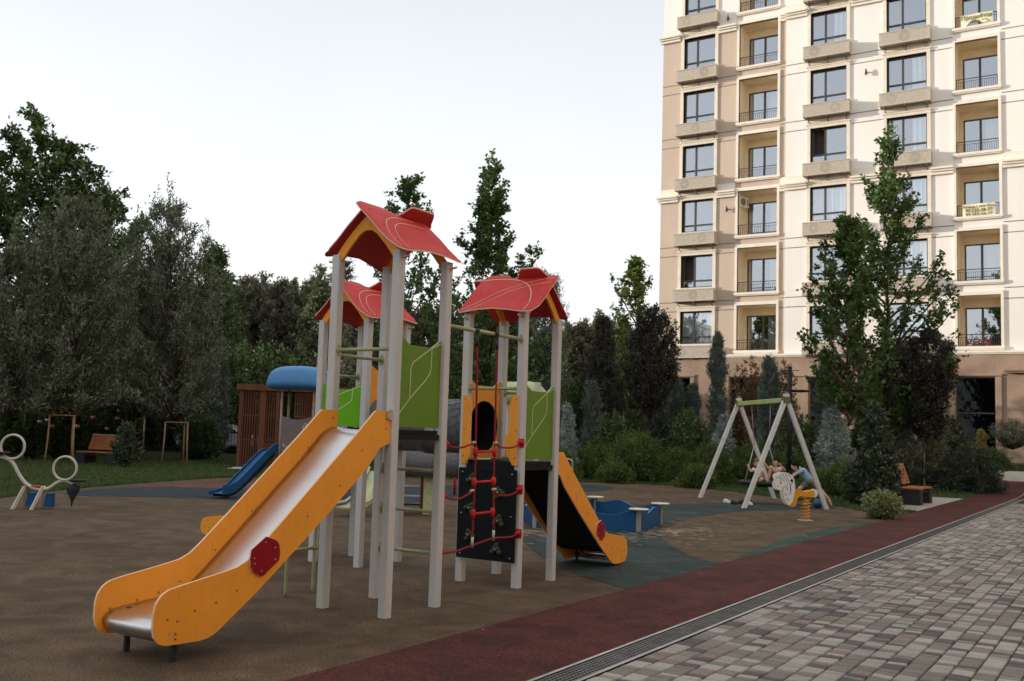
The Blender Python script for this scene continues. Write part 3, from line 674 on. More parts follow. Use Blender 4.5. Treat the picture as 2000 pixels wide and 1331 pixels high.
platform(TA, 1.575); platform(TB, 1.275); platform(TC, 1.575)
# ---- roofs
def roof_prof(x):
    pts = [(-.3, 3.77), (0, 3.55), (.2, 3.375), (.3, 3.275), (.4, 3.19), (.52, 3.105), (.7, 2.99)]
    for (a, za), (b_, zb_) in zip(pts[:-1], pts[1:]):
        if x <= b_: return za+(zb_-za)*(x-a)/(b_-a)
    return pts[-1][1]
def roof(c, dz, F, kind):
    """F(a,b)->(x,y) maps ridge/lateral coords"""
    root = None
    def panel(side, ext):
        na, nb = 30, 16; top = []; bot = []
        for i in range(na+1):
            t = i/na; a = -.57+t*1.02 if True else 0
            xe = float(np.interp(a, [-.57, -.5, -.4, -.2, 0, .2, .38, .45], [.47, .505, .50, .455, .42, .43, .475, .455]))
            xr = 0.0
            hx = ext if kind == 'arc2' else {.05: .075, .115: .115}.get(ext, 0)
            if kind == 'arc2': ta, tb = -.555, -.03
            else: ta, tb = .02, .44
            if hx and ta < a < tb: xr = -hx*S((a-ta)/.13)*S((tb-a)/.08)
            row = []
            for j in range(nb+1):
                b_ = xr+(xe-xr)*j/nb; aa = a
                r_ = max(0, (j/nb-.90)/.10); 
                if i == 0: aa = a+.03*r_+.022*max(0, 1-j/nb/.12)
                if i == 1: aa = a+.006*max(0, 1-j/nb/.12)
                if i == na: aa = a-.02-.035*r_+.0*b_
                row.append((aa, b_))
            top.append(row)
        m = MB(); vs = []; th = .012
        for row in top:
            for a, b_ in row:
                x, y = F(a*side, b_*side); vs.append((c[0]+x, c[1]+y, roof_prof(b_)+dz))
        k = len(vs); vs += [(x, y, z-th*1.25) for x, y, z in vs]; W = nb+1; fs = []; fe = []
        for i in range(na):
            for j in range(nb):
                q = [i*W+j, (i+1)*W+j, (i+1)*W+j+1, i*W+j+1]; fs.append(q); fs.append([v+k for v in q][::-1])
        ring = [j for j in range(W)]+[i*W+nb for i in range(1, na+1)]+[na*W+j for j in range(nb-1, -1, -1)]+[i*W for i in range(na-1, 0, -1)]
        for p, q in zip(ring, ring[1:]+ring[:1]): fe.append([p, q, q+k, p+k])
        m.add(vs, fs, 0, True); o = len(m.v); 
        for f in fe: m.f.append(f); m.m.append(1); m.sm.append(False)
        def on(a, b_): x, y = F(a*side, b_*side); return Vector((c[0]+x, c[1]+y, roof_prof(b_)+dz+.0025))
        def line(pts, w):
            P = [on(*p) for p in smooth_poly(pts, 6, False)]; vs_ = []
            for i, p in enumerate(P):
                t = (P[min(i+1, len(P)-1)]-P[max(i-1, 0)]).normalized(); sl_ = (on(0, .3)-on(0, .2)).normalized(); rd = (on(.1, .2)-on(0, .2)).normalized(); n = rd.cross(sl_).normalized()
                if n.z < 0: n = -n
                a_ = t.cross(n)*(w/2); vs_ += [p-a_, p+a_]
            m.add(vs_, [(2*i, 2*i+1, 2*i+3, 2*i+2) for i in range(len(P)-1)], 2)
        if kind == 'arc2':
            line([(-.47, .48), (-.46, .38), (-.42, .27), (-.33, .17), (-.2, .10), (-.02, .06), (.2, .05)], .006)
            line([(-.37, .47), (-.36, .38), (-.32, .29), (-.24, .20), (-.1, .14), (.1, .11), (.3, .11)], .0055)
        else:
            line([(-.42, .49), (-.42, .38), (-.36, .24), (-.24, .12), (-.06, .04), (.2, .01), (.42, .02)], .0075)
            line([(-.55, .03), (-.35, .06), (-.1, .13), (.15, .25), (.4, .45)], .0045); line([(-.52, .1), (-.35, .12), (-.1, .19), (.1, .30), (.32, .46)], .0045)
        for a in (-.42, .3):
            for b_ in (.05, .22, .38):
                m.screw(on(a, b_)-Vector((0, 0, .001)), (0, 0, 1), .007, 3)
        return m
    r1 = panel(1, .05 if kind == 'arc2' else .05).build('roof', [M_redp, M_rededge, M_cream, M_bolt], PS)
    root = r1
    panel(-1, .115).build('roof_panel', [M_redp, M_rededge, M_cream, M_bolt], r1)
    for a in (-.36, .34):
        outer = [(-.41, 3.07), (-.335, 3.17), (-.25, 3.27), (-.12, 3.39), (-.03, 3.465), (.03, 3.465), (.12, 3.39), (.25, 3.27), (.335, 3.17), (.41, 3.07)]
        inner = [(.345, 3.04), (.2, 3.2), (.11, 3.295), (.05, 3.335), (-.05, 3.335), (-.11, 3.295), (-.2, 3.2), (-.345, 3.04)]
        m = MB(); m2 = outer+inner
        def fn(u, v, d): x, y = F(a+d, u); return (c[0]+x, c[1]+y, v+dz)
        # strip of quads so the arch is never concave
        oi = [(-.41, 3.06, -.34, 3.02), (-.335, 3.16, -.27, 3.11), (-.25, 3.26, -.2, 3.195), (-.12, 3.385, -.1, 3.295), (-.03, 3.46, -.04, 3.33), (.03, 3.46, .04, 3.33), (.12, 3.385, .1, 3.295), (.25, 3.26, .2, 3.195), (.335, 3.16, .27, 3.11), (.41, 3.06, .34, 3.02)]
        for p, q in zip(oi[:-1], oi[1:]): m.prism([(p[0], p[1]), (q[0], q[1]), (q[2], q[3]), (p[2], p[3])], fn, -.011, .011)
        m.build('gable_board', M_or, root)
    m = MB()
    for sa in (-.35, .35):
        for sb in (-.35, .35):
            x, y = F(sa, sb*1.0); x2, y2 = F(sa, sb*1.32); p = Vector((c[0]+x, c[1]+y, 2.99+dz+.07)); q = Vector((c[0]+x2, c[1]+y2, 2.99+dz+.09)); m.tube([p, q], .011, 8)
    m.build('roof_bracket', M_galv, root)
roof(TA, 0, lambda a, b_: (b_, a), 'arc2')
roof(TC, -.27, lambda a, b_: (b_, a), 'arc2')
roof(TB, -.28, lambda a, b_: (-a, -b_), 'arc1')
# ---- side panels
def side_panel(p0, p1, z0, z1, m_face, nrm, name='side_panel', lines=True, th=.014):
    """p0->p1 bottom corners in plan, seen from nrm side"""
    p0 = Vector((*p0, 0)); p1 = Vector((*p1, 0)); L_ = (p1-p0).length; t = (p1-p0).normalized(); n = Vector((*nrm, 0))
    fn = lambda u, v, d: p0+t*u+n*d+Vector((0, 0, v))
    out = [(0, z0), (L_, z0), (L_, z1+.045), (L_-.02, z1+.05), (L_-.12, z1-.01), (L_-.17, z1-.018), (.17, z1-.02), (.12, z1-.012), (.02, z1+.05), (0, z1+.045)]
    m = MB()
    mid = [(0, z0), (L_, z0), (L_, z1-.02), (0, z1-.02)]
    # body quads + the two raised ears, kept convex
    m.prism([(0, z0), (L_, z0), (L_, z1-.02), (L_-.17, z1-.02), (.17, z1-.02), (0, z1-.02)], fn, -th/2, th/2, 0, 1)
    m.prism([(L_, z1-.02), (L_, z1+.045), (L_-.02, z1+.05), (L_-.12, z1-.01), (L_-.15, z1-.02)], fn, -th/2, th/2, 0, 1)
    m.prism([(0, z1-.02), (.15, z1-.02), (.12, z1-.01), (.02, z1+.05), (0, z1+.045)], fn, -th/2, th/2, 0, 1)
    H = z1-z0
    if lines:
        def P(u, v): return fn(u*L_, z0+v*H, th/2)
        m.ribbon([P(0, .13), P(.27, .34), P(.62, .56), P(.74, .66), P(.76, .74), P(.77, .99)], .009, n, mi=2)
        m.ribbon([P(.27, .33), P(.27, .69), P(.32, .77), P(.72, 1.05-.1), P(.99, 1.04)], .009, n, mi=2)
    for u, v in ((.035, .06), (.965, .06), (.035, .75), (.965, .75)): m.screw(fn(u*L_, z0+v*H, th/2), n, .008, 3)
    return m.build(name, [m_face, M_cream, M_cream, M_bolt], PS)
e = .052
side_panel((TA[0]+HP, TA[1]-HP+e), (TA[0]+HP, TA[1]+HP-e), 1.60, 2.34, M_grn, (1, 0))
side_panel((TB[0]+HP, TB[1]-HP+e), (TB[0]+HP, TB[1]+HP-e), 1.30, 2.04, M_grn, (1, 0))
side_panel((TC[0]-HP+e, TC[1]-HP), (TC[0]+HP-e, TC[1]-HP), 1.585, 2.04+.0, M_grn_lit, (0, -1))
side_panel((TC[0]+HP-e, TC[1]+HP), (TC[0]-HP+e, TC[1]+HP), 1.585, 2.3, M_grn, (0, 1))
# ---- tunnel panels with a round hole
TZ = 1.63; TR = .285
def hole_panel(x, cy, z0, z1, nrm):
    m = MB(); n = 32; w = HP-e; th = .014
    ringo = []
    for i in range(n):
        a = 2*math.pi*i/n; cx_, sz_ = math.cos(a), math.sin(a)
        k = min(w/abs(cx_) if abs(cx_) > 1e-6 else 9, ((z1-TZ) if sz_ > 0 else (TZ-z0))/abs(sz_) if abs(sz_) > 1e-6 else 9)
        ringo.append((cx_*k, sz_*k))
    for s_ in (-1, 1):
        vs = [(x+s_*th/2, cy+u, TZ+v) for u, v in ringo]+[(x+s_*th/2, cy+TR*math.cos(2*math.pi*i/n), TZ+TR*math.sin(2*math.pi*i/n)) for i in range(n)]
        m.add(vs, [(i, (i+1) % n, n+(i+1) % n, n+i) for i in range(n)], 0)
    for R_, mi in ((ringo, 1),):
        vs = [(x-th/2, cy+u, TZ+v) for u, v in R_]+[(x+th/2, cy+u, TZ+v) for u, v in R_]; m.add(vs, [(i, (i+1) % n, n+(i+1) % n, n+i) for i in range(n)], 1)
    vs = [(x+d, cy+TR*math.cos(2*math.pi*i/n), TZ+TR*math.sin(2*math.pi*i/n)) for d in (-th/2, th/2) for i in range(n)]; m.add(vs, [(i, (i+1) % n, n+(i+1) % n, n+i) for i in range(n)], 1)
    # fill the corners
    for su in (-1, 1):
        for zz in (z0, z1):
            a = [r for r in ringo if r[0]*su > w*.98 and (r[1] > 0) == (zz == z1)]; b_ = [r for r in ringo if abs(abs(r[1])-abs(zz-TZ)) < 1e-3 and r[0]*su > 0 and (r[1] > 0) == (zz == z1)]
            if a and b_:
                pa = max(a, key=lambda r: abs(r[1])); pb = max(b_, key=lambda r: abs(r[0]))
                m.prism([pa, (su*w, zz-TZ), pb], lambda u, v, d: (x+d, cy+u, TZ+v), -th/2+.0005, th/2-.0005, 0, 1)
    m.prism([(w, z1), (w, z1+.06), (w-.02, z1+.06), (w-.13, z1)], lambda u, v, d: (x+d, cy+u, v), -th/2, th/2, 0, 1)
    m.prism([(-w, z1), (-w+.13, z1), (-w+.02, z1+.06), (-w, z1+.06)], lambda u, v, d: (x+d, cy+u, v), -th/2, th/2, 0, 1)
    for u, v in ((.27, .4), (-.27, .4), (.27, -.28), (-.27, -.28)): m.screw((x+nrm*th/2, cy+u, TZ+v), (nrm, 0, 0), .008, 2)
    return m.build('tunnel_panel', [M_or, M_oredge, M_bolt], PS)
hole_panel(TB[0]-HP, TB[1], 1.285, 2.08, 1)
hole_panel(TC[0]+HP, TC[1], 1.585-.25, 2.25, 1)
def tunnel(x0, x1, cy, cz, R_, parent, ym=1, mt=None):
    m = MB(); L_ = x1-x0; n = 40
    prof = [(R_+.03, 0), (R_+.03, .02), (R_, .025), (R_+.004, L_*.46), (R_+.025, L_*.47), (R_+.025, L_*.53), (R_+.004, L_*.54), (R_, L_-.025), (R_+.03, L_-.02), (R_+.03, L_)]
    m.lathe(prof, (x0, cy, cz), n, 0, (1, 0, 0), True, False)
    m.lathe([(R_-.01, 0), (R_-.01, L_)], (x0, cy, cz), n, 1, (1, 0, 0), True, False)
    # raised hexagons
    hr = .062
    for iu in range(int(L_/.13)):
        for ia in range(18):
            th = ia*2*math.pi/18+(iu % 2)*math.pi/18; u = .08+iu*.125
            if abs(u-L_/2) < .09: continue
            P = []
            for k in range(6):
                a = k*math.pi/3; uu = u+hr*math.cos(a); tt = th+hr*math.sin(a)/R_*.85; P.append((x0+uu, cy+(R_+.003)*math.cos(tt), cz+(R_+.003)*math.sin(tt)))
            m.tube(P, .0035, 4, 0, True)
    return m.build('tunnel', [mt or M_tun, M_plat], parent)
tunnel(TC[0]+HP+.008, TB[0]-HP-.008, TB[1], TZ, TR+.012, PS)
# ---- rails and rungs
def pipe(name, pts, r=.0165, m=M_pipe, par=None, flange=True):
    b_ = MB(); b_.tube(pts, r, 12)
    if flange:
        for p, q in ((pts[0], pts[1]), (pts[-1], pts[-2])):
            d = (Vector(q)-Vector(p)).normalized(); b_.lathe([(.03, 0), (.03, .006), (.02, .010), (.02, .028)], p, 12, 0, d)
            b_.screw(Vector(p)+Vector((0, 0, .045)), d, .007, 0); b_.box((p[0]-.012, p[1]-.012, p[2]-.045), (p[0]+.012, p[1]+.012, p[2]+.045))
    return b_.build(name, m, par or PS)
o_ = .045
pipe('rail', [(TA[0]-HP+o_, TA[1]-HP, 2.27), (TA[0]+HP-o_, TA[1]-HP, 2.27)])
pipe('rail', [(TA[0]-HP, TA[1]-HP+o_, 2.23), (TA[0]-HP, TA[1]+HP-o_, 2.23)])
for z in (.47, .84, 1.21): pipe('rung', [(TA[0]-HP+o_, TA[1]+HP, z), (TA[0]+HP-o_, TA[1]+HP, z)])
pipe('rail', [(TB[0]-HP+o_, TB[1]-HP, 2.035), (TB[0]+HP-o_, TB[1]-HP, 2.035)])
pipe('rail', [(TB[0]-HP+o_, TB[1]+HP, 2.02), (TB[0]+HP-o_, TB[1]+HP, 2.02)])
pipe('net_beam', [(TA[0]+HP, TA[1]+HP+o_, 2.55), (TB[0]+HP, TB[1]-HP-o_, 2.55)], .02)
pipe('rail', [(TC[0]-HP, TC[1]-HP+o_, 2.2), (TC[0]-HP, TC[1]+HP-o_, 2.2)])
# hoop ladder on the far side of the first tower
lm = MB()
for y in (6.84, 7.2):
    P = smooth_poly([(-6.76, y, 0), (-6.76, y, .35), (-6.75, y, .62), (-6.66, y, .95), (-6.45, y, 1.3), (-6.17, y, 1.52)], 5, False); lm.tube(P, .0165, 10)
lo = lm.build('hoop_ladder', M_pipe, PS)
for x, z in ((-6.76, .42), (-6.73, .76), (-6.58, 1.1)):
    b_ = MB(); b_.tube([(x, 6.82, z), (x, 7.22, z)], .0155, 10); b_.lathe([(.024, -.02), (.024, .02)], (x, 7.2, z), 10, 0, (0, 1, 0)); b_.build('rung', M_pipe, lo)
# ---- slides
BOARD = [(.0, 1.73), (.2, 1.73), (.41, 1.545), (.75, 1.26), (1.17, .91), (1.45, .68), (1.54, .615), (1.63, .58), (1.76, .558), (2.12, .505), (2.21, .488), (2.265, .455), (2.30, .405), (2.312, .35), (2.312, .25), (2.298, .195), (2.262, .153), (2.21, .132), (1.93, .122), (1.85, .130), (1.78, .158), (1.44, .38), (1.15, .59), (.73, .90), (.26, 1.27), (.13, 1.42), (.0, 1.46)]
BED = [(-.02, 1.585), (.08, 1.577), (.2, 1.52), (.41, 1.328), (.75, 1.043), (1.17, .688), (1.42, .482), (1.56, .385), (1.70, .338), (1.95, .318), (2.13, .302), (2.2, .288), (2.245, .255), (2.25, .21), (2.22, .17), (2.16, .15)]
def split_convex(mb, out, fn, d0, d1, mi, me):
    """board outline -> quads between its upper and lower edge, single closed shell"""
    up = out[:15]; lowr = out[15:][::-1]
    n = 90
    def samp(P, k):
        L_ = [0]
        for p, q in zip(P[:-1], P[1:]): L_.append(L_[-1]+math.hypot(q[0]-p[0], q[1]-p[1]))
        return [(float(np.interp(L_[-1]*i/k, L_, [p[0] for p in P])), float(np.interp(L_[-1]*i/k, L_, [p[1] for p in P]))) for i in range(k+1)]
    U = samp(up, n); Lw = samp(lowr, n); vs = []
    for d in (d0, d1): vs += [fn(u, v, d) for u, v in U]+[fn(u, v, d) for u, v in Lw]
    k = n+1; o = len(mb.v); mb.v += [tuple(v) for v in vs]
    def F_(f, m_): mb.f.append([i+o for i in f]); mb.m.append(m_); mb.sm.append(False)
    for i in range(n):
        F_([i, i+1, k+i+1, k+i], mi); F_([2*k+i, 3*k+i, 3*k+i+1, 2*k+i+1], mi); F_([i, 2*k+i, 2*k+i+1, i+1], me); F_([k+i, k+i+1, 3*k+i+1, 3*k+i], me)
    F_([0, k, 3*k, 2*k], me); F_([n, 2*k+n, 3*k+n, k+n], me)
def slide(F, ls, zf, par, width, badge, name='slide'):
    """F(v,w,z)->xyz, v down the slide, w across 0..width (w=0 = badge side)"""
    lip = MB(); k = 10; P = smooth_poly(BED, 4, False); vs = []
    for v, z in P:
        for j in range(k+1):
            w_ = j/k; sag = -.018*(1-(2*w_-1)**4); vs.append(F(v*ls, .012+w_*(width-.024), zf(z)+sag))
    lip.add(vs, [(i*(k+1)+j, i*(k+1)+j+1, (i+1)*(k+1)+j+1, (i+1)*(k+1)+j) for i in range(len(P)-1) for j in range(k)], 0, True)
    root = lip.build(name, M_steel, par)
    sm_ = root.modifiers.new('thickness', 'SOLIDIFY'); sm_.thickness = .004; sm_.offset = -1
    for w0, nm in ((0, 0), (width, 1)):
        m = MB(); s_ = -1 if nm == 0 else 1
        split_convex(m, BOARD, lambda u, v, d: F(u*ls, w0+d, zf(v)), -.009, .009, 0, 1)
        n = Vector(F(0, w0+s_, 0))-Vector(F(0, w0, 0))
        for v, z in ((.06, 1.66), (.06, 1.58), (.35, 1.4), (.95, .9), (1.3, .62), (1.62, .42), (1.8, .36), (1.98, .33), (2.12, .28), (2.2, .3), (2.13, .2), (2.13, .165), (.6, 1.12)):
            m.screw(F(v*ls, w0+s_*.0095, zf(z)), n, .008, 2)
            m.screw(F(v*ls, w0-s_*.0095, zf(z)), -n, .008, 2)
        m.build('side_board', [M_or, M_oredge, M_bolt], root)
    # underside pan
    m = MB(); vs = []
    for v, z in P[2:-22]:
        for w_ in (.014, width-.014): vs.append(F(v*ls+.01, w_, zf(z)-.035))
    n = len(vs)//2; m.add(vs, [(2*i, 2*i+1, 2*i+3, 2*i+2) for i in range(n-1)], 0, False); m.build('underpan', M_plat, root)
    for w_ in (.06, width-.06):
        m = MB(); v = 2.08*ls; a = Vector(F(v, w_, 0)); m.box((a.x-.012, a.y-.018, -.05), (a.x+.012, a.y+.018, zf(.30))); m.build('leg', M_dark, root)
    if badge:
        m = MB(); bp = [(488, 1092), (491, 1074), (520, 1048), (539, 1055), (545, 1062), (547, 1080), (545, 1094), (514, 1125), (508, 1126), (494, 1117), (489, 1106)]
        out = []
        for x, y in bp: q = onX(x, y, -5.41); out.append((TA[1]-HP-.04-q.y, q.z))
        m.prism(out, lambda u, v, d: F(u*ls, -.009-d, zf(v)), .001, .013, 0, 1)
        cx_ = sum(p[0] for p in out)/len(out); cz_ = sum(p[1] for p in out)/len(out); n = Vector(F(0, -1, 0))-Vector(F(0, 0, 0))
        for p in out[::2]: m.screw(F((cx_+(p[0]-cx_)*.72)*ls, -.0225, zf(cz_+(p[1]-cz_)*.72)), n, .006, 2)
        m.build('badge', [M_badge, M_rededge, M_galv], root)
    return root
ya = TA[1]-HP-.045
slA = slide(lambda v, w_, z: (-5.425-w_, ya-v, z), 1, lambda z: z, PS, .605, True)
m = MB(); m.prism([(-.03, -.035), (.01, -.045), (.07, -.035), (.09, 0), (.07, .035), (.01, .045), (-.03, .04)], lambda u, v, d: (-5.405+d, ya-.03+u, 1.70+v), -.003, .004)
for u, v in ((-.01, .025), (.055, .028), (.072, 0), (.055, -.028), (-.01, -.025)): m.screw((-5.400, ya-.03+u, 1.70+v), (1, 0, 0), .006, 1)
m.build('mounting_plate', [M_galv, M_bolt], PS)
yb = TB[1]+HP+.045
slB = slide(lambda v, w_, z: (-5.465-w_, yb+v, z), .79, lambda z: z*.84-.075, PS, .655, True)
xc = TC[0]-HP-.045
slC = slide(lambda v, w_, z: (xc-v, TC[1]-.32+w_, z), .84, lambda z: z*.62+.075, PS, .64, False)
# ---- tower B: grips, climbing wall
for u, s_ in ((TB[0]-HP+.055, 1), (TB[0]+HP-.055, -1)):
    m = MB(); y = TB[1]-HP-.052
    m.prism([(0, 1.24), (.055*s_, 1.33), (.055*s_, 1.86), (.02*s_, 1.95), (-.055*s_, 1.97), (-.055*s_, 1.24)], lambda a, b_, d: (u+a, y+d, b_), -.007, .007, 0, 1)
    for z in (1.32, 1.6, 1.92): m.screw((u-.03*s_, y-.0075, z), (0, -1, 0), .009, 2)
    m.build('grip_board', [M_or, M_oredge, M_bolt], PS)
m = MB(); yw = TB[1]-HP-.075
m.prism([(-6.17, .255), (-5.45, .255), (-5.45, 1.195), (-6.17, 1.195)], lambda a, b_, d: (a, yw+d, b_), -.01, .01, 0, 0)
for a in (-6.12, -5.5):
    for z in (.3, .72, 1.15): m.screw((a, yw-.0105, z), (0, -1, 0), .009, 1)
cw = m.build('climbing_wall', [M_wallb, M_galv], PS, bevel=.004)
for x, z, r_ in ((-5.99, 1.08, .3), (-5.645, .96, -.4), (-6.0, .78, .6), (-5.64, .67, .2), (-6.0, .5, -.3), (-5.66, .38, .1)):
    m = MB(); R3 = Matrix.Rotation(r_, 4, 'Y')
    pts = [(-.042, -.03, .030), (.042, -.026, .032), (0, .045, .027), (0, 0, .034), (-.022, .01, .027), (.024, .01, .026)]
    for a, b_, r in pts:
        q = R3 @ Vector((a, 0, b_)); m.ell((x+q.x, yw-.022, z+q.z), (r, .03, r*.85), 12)
    o = m.build('climbing_hold', [M_hold, M_galv], cw); rm = o.modifiers.new('fuse', 'REMESH'); rm.mode = 'VOXEL'; rm.voxel_size = .006; rm.use_smooth_shade = True
    m = MB(); m.lathe([(.008, 0), (.008, .006), (.001, .008)], (x, yw-.05, z), 8, 0, (0, -1, 0)); m.build('bolt', M_galv, o)
# ---- rope net
xn = TA[0]+HP+.012; yL, yR = 7.92, 8.24
net = MB()
def rope(pts, r=.0095, seg=5): net.tube(smooth_poly(pts, seg, False), r, 8, 0)
rope([(xn, yL-.03, 2.47), (xn, yL, 1.6), (xn, yL+.01, 1.1), (xn, yL+.0, .5)]); rope([(xn, yR-.0, 2.47), (xn, yR+.01, 1.7), (xn, yR+.02, 1.1), (xn, yR+.05, .55)])
ay, by = TA[1]+HP+.05, TB[1]-HP-.05
for z, zl in ((1.46, 1.475), (.985, 1.02), (.475, .5)):
    if z > .6:
        rope([(xn, ay, z), (xn, ay+.15, z-.035), (xn, (ay+yL)/2+.05, z-.03), (xn, yL, zl)]); rope([(xn, yR+.01, zl), (xn, yR+.13, z-.03), (xn, by-.15, z-.03), (xn, by, z+.02)])
    else: rope([(xn, ay, z), (xn, ay+.2, z-.01), (xn, yL, zl), (xn, yR+.04, zl+.04), (xn, by-.15, zl+.03), (xn, by, zl+.06)])
nt_ = net.build('climbing_net', M_rope, PS)
for z in (1.385, 1.095, .795):
    m = MB(); m.tube([(xn, yL, z), (xn, yR+.015, z+.005)], .013, 10)
    for y in (yL, yR+.015): m.lathe([(.016, -.045), (.024, -.02), (.026, 0), (.024, .02), (.016, .045)], (xn, y, z), 12)
    m.build('rung', M_ropec, nt_)
m = MB()
for y, s_, zz in ((ay, 1, (1.46, .985, .475)), (by, -1, (1.48, 1.005, .56))):
    for z in zz:
        m = MB(); m.lathe([(.034, -.012), (.034, .01), (.022, .02), (.016, .05), (.012, .055)], (xn, y-s_*.0, z), 12, 0, (0, s_, 0)); m.box((xn-.03, y-.012 if s_ > 0 else y, z-.055), (xn+.03, y if s_ > 0 else y+.012, z+.04)); m.build('rope_socket', M_ropec, nt_)
for y, z, s_ in ((yL, 1.475, -1), (yR, 1.475, 1), (yL, 1.02, -1), (yR, 1.02, 1)): m = MB(); m.tube([(xn, y+s_*.005, z), (xn, y+s_*.06, z-.005)], .014, 8); m.build('ferrule', M_galv, nt_)
for y, z in ((yL, .52), (yR+.045, .56)): m = MB(); m.tube([(xn, y, z-.04), (xn, y, z+.06)], .014, 8); m.build('ferrule', M_galv, nt_)
for y in (yL-.03, yR): m = MB(); m.tube([(xn, y, 2.40), (xn, y, 2.50)], .016, 8); m.tube([(xn, y, 2.47), (xn, y, 2.56)], .008, 6); m.lathe([(.026, -.02), (.026, .02)], (xn-.012, y, 2.55), 12, 0, (0, 1, 0)); m.build('hanger', M_dark, nt_)
# ================================================================ OTHER PLAYGROUND THINGS
UH = Vector((cr[0], cr[1], 0)).normalized()        # the picture's left-to-right direction on the ground
AH = Vector((-UH.y, UH.x, 0))                      # away from the viewer
Z3 = Vector((0, 0, 1))
M_bluep = mat('panel_blue', (.006, .075, .21), .5, var=.05, spec=.3)
M_bluel = mat('plastic_blue', (.07, .23, .48), .45, var=.05, spec=.3)
M_wtop = mat('seat_cream', (.66, .60, .50), .55, var=.05)
M_postg = mat('post_pale', (.58, .575, .56), .5, var=.06)
M_wood = mat('wood_orange', (.36, .13, .035), .6, rgb2=(.24, .085, .024), vscale=7, streak=True)
M_wood2 = mat('wood_brown', (.15, .058, .030), .65, rgb2=(.10, .038, .021), vscale=5, streak=True, spec=.25)
M_bark = mat('bark', (.10, .075, .055), .9, rgb2=(.055, .042, .034), vscale=9, bump=.8, bscale=28, spec=.15, streak=True)
M_stake = mat('stake_wood', (.36, .25, .14), .8, rgb2=(.25, .17, .10), vscale=6, spec=.2)
M_black = mat('black_metal', (.012, .013, .015), .5, var=.1, spec=.3)
M_greyp = mat('panel_grey', (.14, .12, .115), .5, var=.05)
M_pale = mat('panel_pale_green', (.46, .50, .26), .5, var=.05)
M_whitep = mat('panel_white', (.72, .71, .68), .5, var=.03)
M_yel = mat('spring_yellow', (.68, .30, .02), .45, var=.06, spec=.3)
M_inkb = mat('black_line', (.01, .01, .01), .6)
M_conc = mat('concrete_dark', (.028, .030, .036), .7, var=.15, bump=.3, spec=.3)
# ---- sandbox
sb = thing('sandbox', 'blue wavy-edged five-sided sandbox with round cream corner seats', 'sandbox', (-8.25, 15.6, 0))
cor = [(1.16, -.41), (.84, 1.18), (-.76, 1.71), (-1.62, .25), (-.35, -1.22)]
for i in range(5):
    a = Vector((*cor[i], 0)); c_ = Vector((*cor[(i+1) % 5], 0)); t = (c_-a).normalized(); n = Vector((t.y, -t.x, 0)); L_ = (c_-a).length; m = MB(); N_ = 40
    for d in (-.011, .011):
        pass
    up = [(.02+(L_-.04)*k/N_, .315+.04*math.sin(k/N_*2*math.pi*1.5+.6+i)+.015*math.sin(k/N_*14)) for k in range(N_+1)]
    vs = [a+t*u+n*d+Z3*z for d in (-.011, .011) for u, z in up]+[a+t*u+n*d+Z3*.005 for d in (-.011, .011) for u, z in up]
    k = N_+1; fs = []; fe = []
    for q in range(N_): fs += [[q+1, q, 2*k+q, 2*k+q+1], [k+q, k+q+1, 3*k+q+1, 3*k+q]]; fe.append([q, q+1, k+q+1, k+q])
    fe += [[0, k, 3*k, 2*k], [k-1, 3*k-1, 4*k-1, 2*k-1][::-1]]
    m.add(vs, fs, 0); o_f = len(m.v)-len(vs)
    for f in fe: m.f.append([x+o_f for x in f]); m.m.append(1); m.sm.append(False)
    m.build('side_panel', [M_bluep, M_bluel], sb)
    m = MB(); m.box((a.x-.03, a.y-.03, -.05), (a.x+.03, a.y+.03, .36)); m.build('post', mat('sandbox_post', (.30, .28, .25), .6), sb)
    m = MB(); m.lathe([(.16, 0), (.168, .006), (.168, .016), (.16, .022), (.001, .0225)], (a.x-.0, a.y, .36), 28); m.build('seat', M_wtop, sb)
m = MB(); m.v = []; m.add([(x*.97, y*.97, .06) for x, y in cor], [[0, 1, 2, 3, 4]]); m.build('sand', M_sand, sb)
# ---- swing frame with basket
sw = thing('swing', 'A-frame swing with grey legs, green crossbar and a black nest basket', 'swing', (0, 0, 0))
apA, apB = Vector((-9.18, 25.82, 2.5)), Vector((-7.04, 23.0, 2.5)); ax = (apB-apA).normalized()
legs = [(gr(1367, 972), apA), (gr(1513, 974), apA), (gr(1452, 993), apB), (gr(1615, 995), apB)]
for f, ap in legs:
    m = MB(); d = (f-ap).normalized(); top = ap-d*.16+Vector((f.x-ap.x, f.y-ap.y, 0)).normalized()*.03; m.bar(f-Z3*.03, top, .10, .10, up=ax); m.build('leg', M_postg, sw, bevel=.01)
m = MB(); m.bar(apA-ax*.03, apB+ax*.03, .11, .11, up=Z3); m.build('crossbar', mat('crossbar_green', (.42, .50, .16), .5), sw, bevel=.01)
for ap in (apA, apB):
    m = MB(); m.bar(ap-ax*.07+Z3*.0, ap+ax*.07, .17, .15); m.bar(ap-ax*.02+Z3*.07, ap+ax*.02+Z3*.19, .10, .06); m.build('apex_bracket', mat('bracket_dark_green', (.10, .13, .05), .5), sw)
bc = Vector((-8.05, 24.38, .50)); RB = .52
m = MB(); m.tube([bc+Vector((RB*math.cos(a), RB*math.sin(a), 0)) for a in [2*math.pi*i/32 for i in range(32)]], .055, 10, 0, True); m.build('basket_ring', M_black, sw)
m = MB()
for k in range(-4, 5):
    h = math.sqrt(max(0, RB**2-(k*.115)**2)); 
    for A_, B_ in (((k*.115, -h), (k*.115, h)), ((-h, k*.115), (h, k*.115))):
        P = [bc+Vector((A_[0]+(B_[0]-A_[0])*j/8, A_[1]+(B_[1]-A_[1])*j/8, -.10*math.sin(math.pi*j/8)*math.sqrt(max(0, 1-(k/4.6)**2)))) for j in range(9)]; m.tube(P, .012, 5)
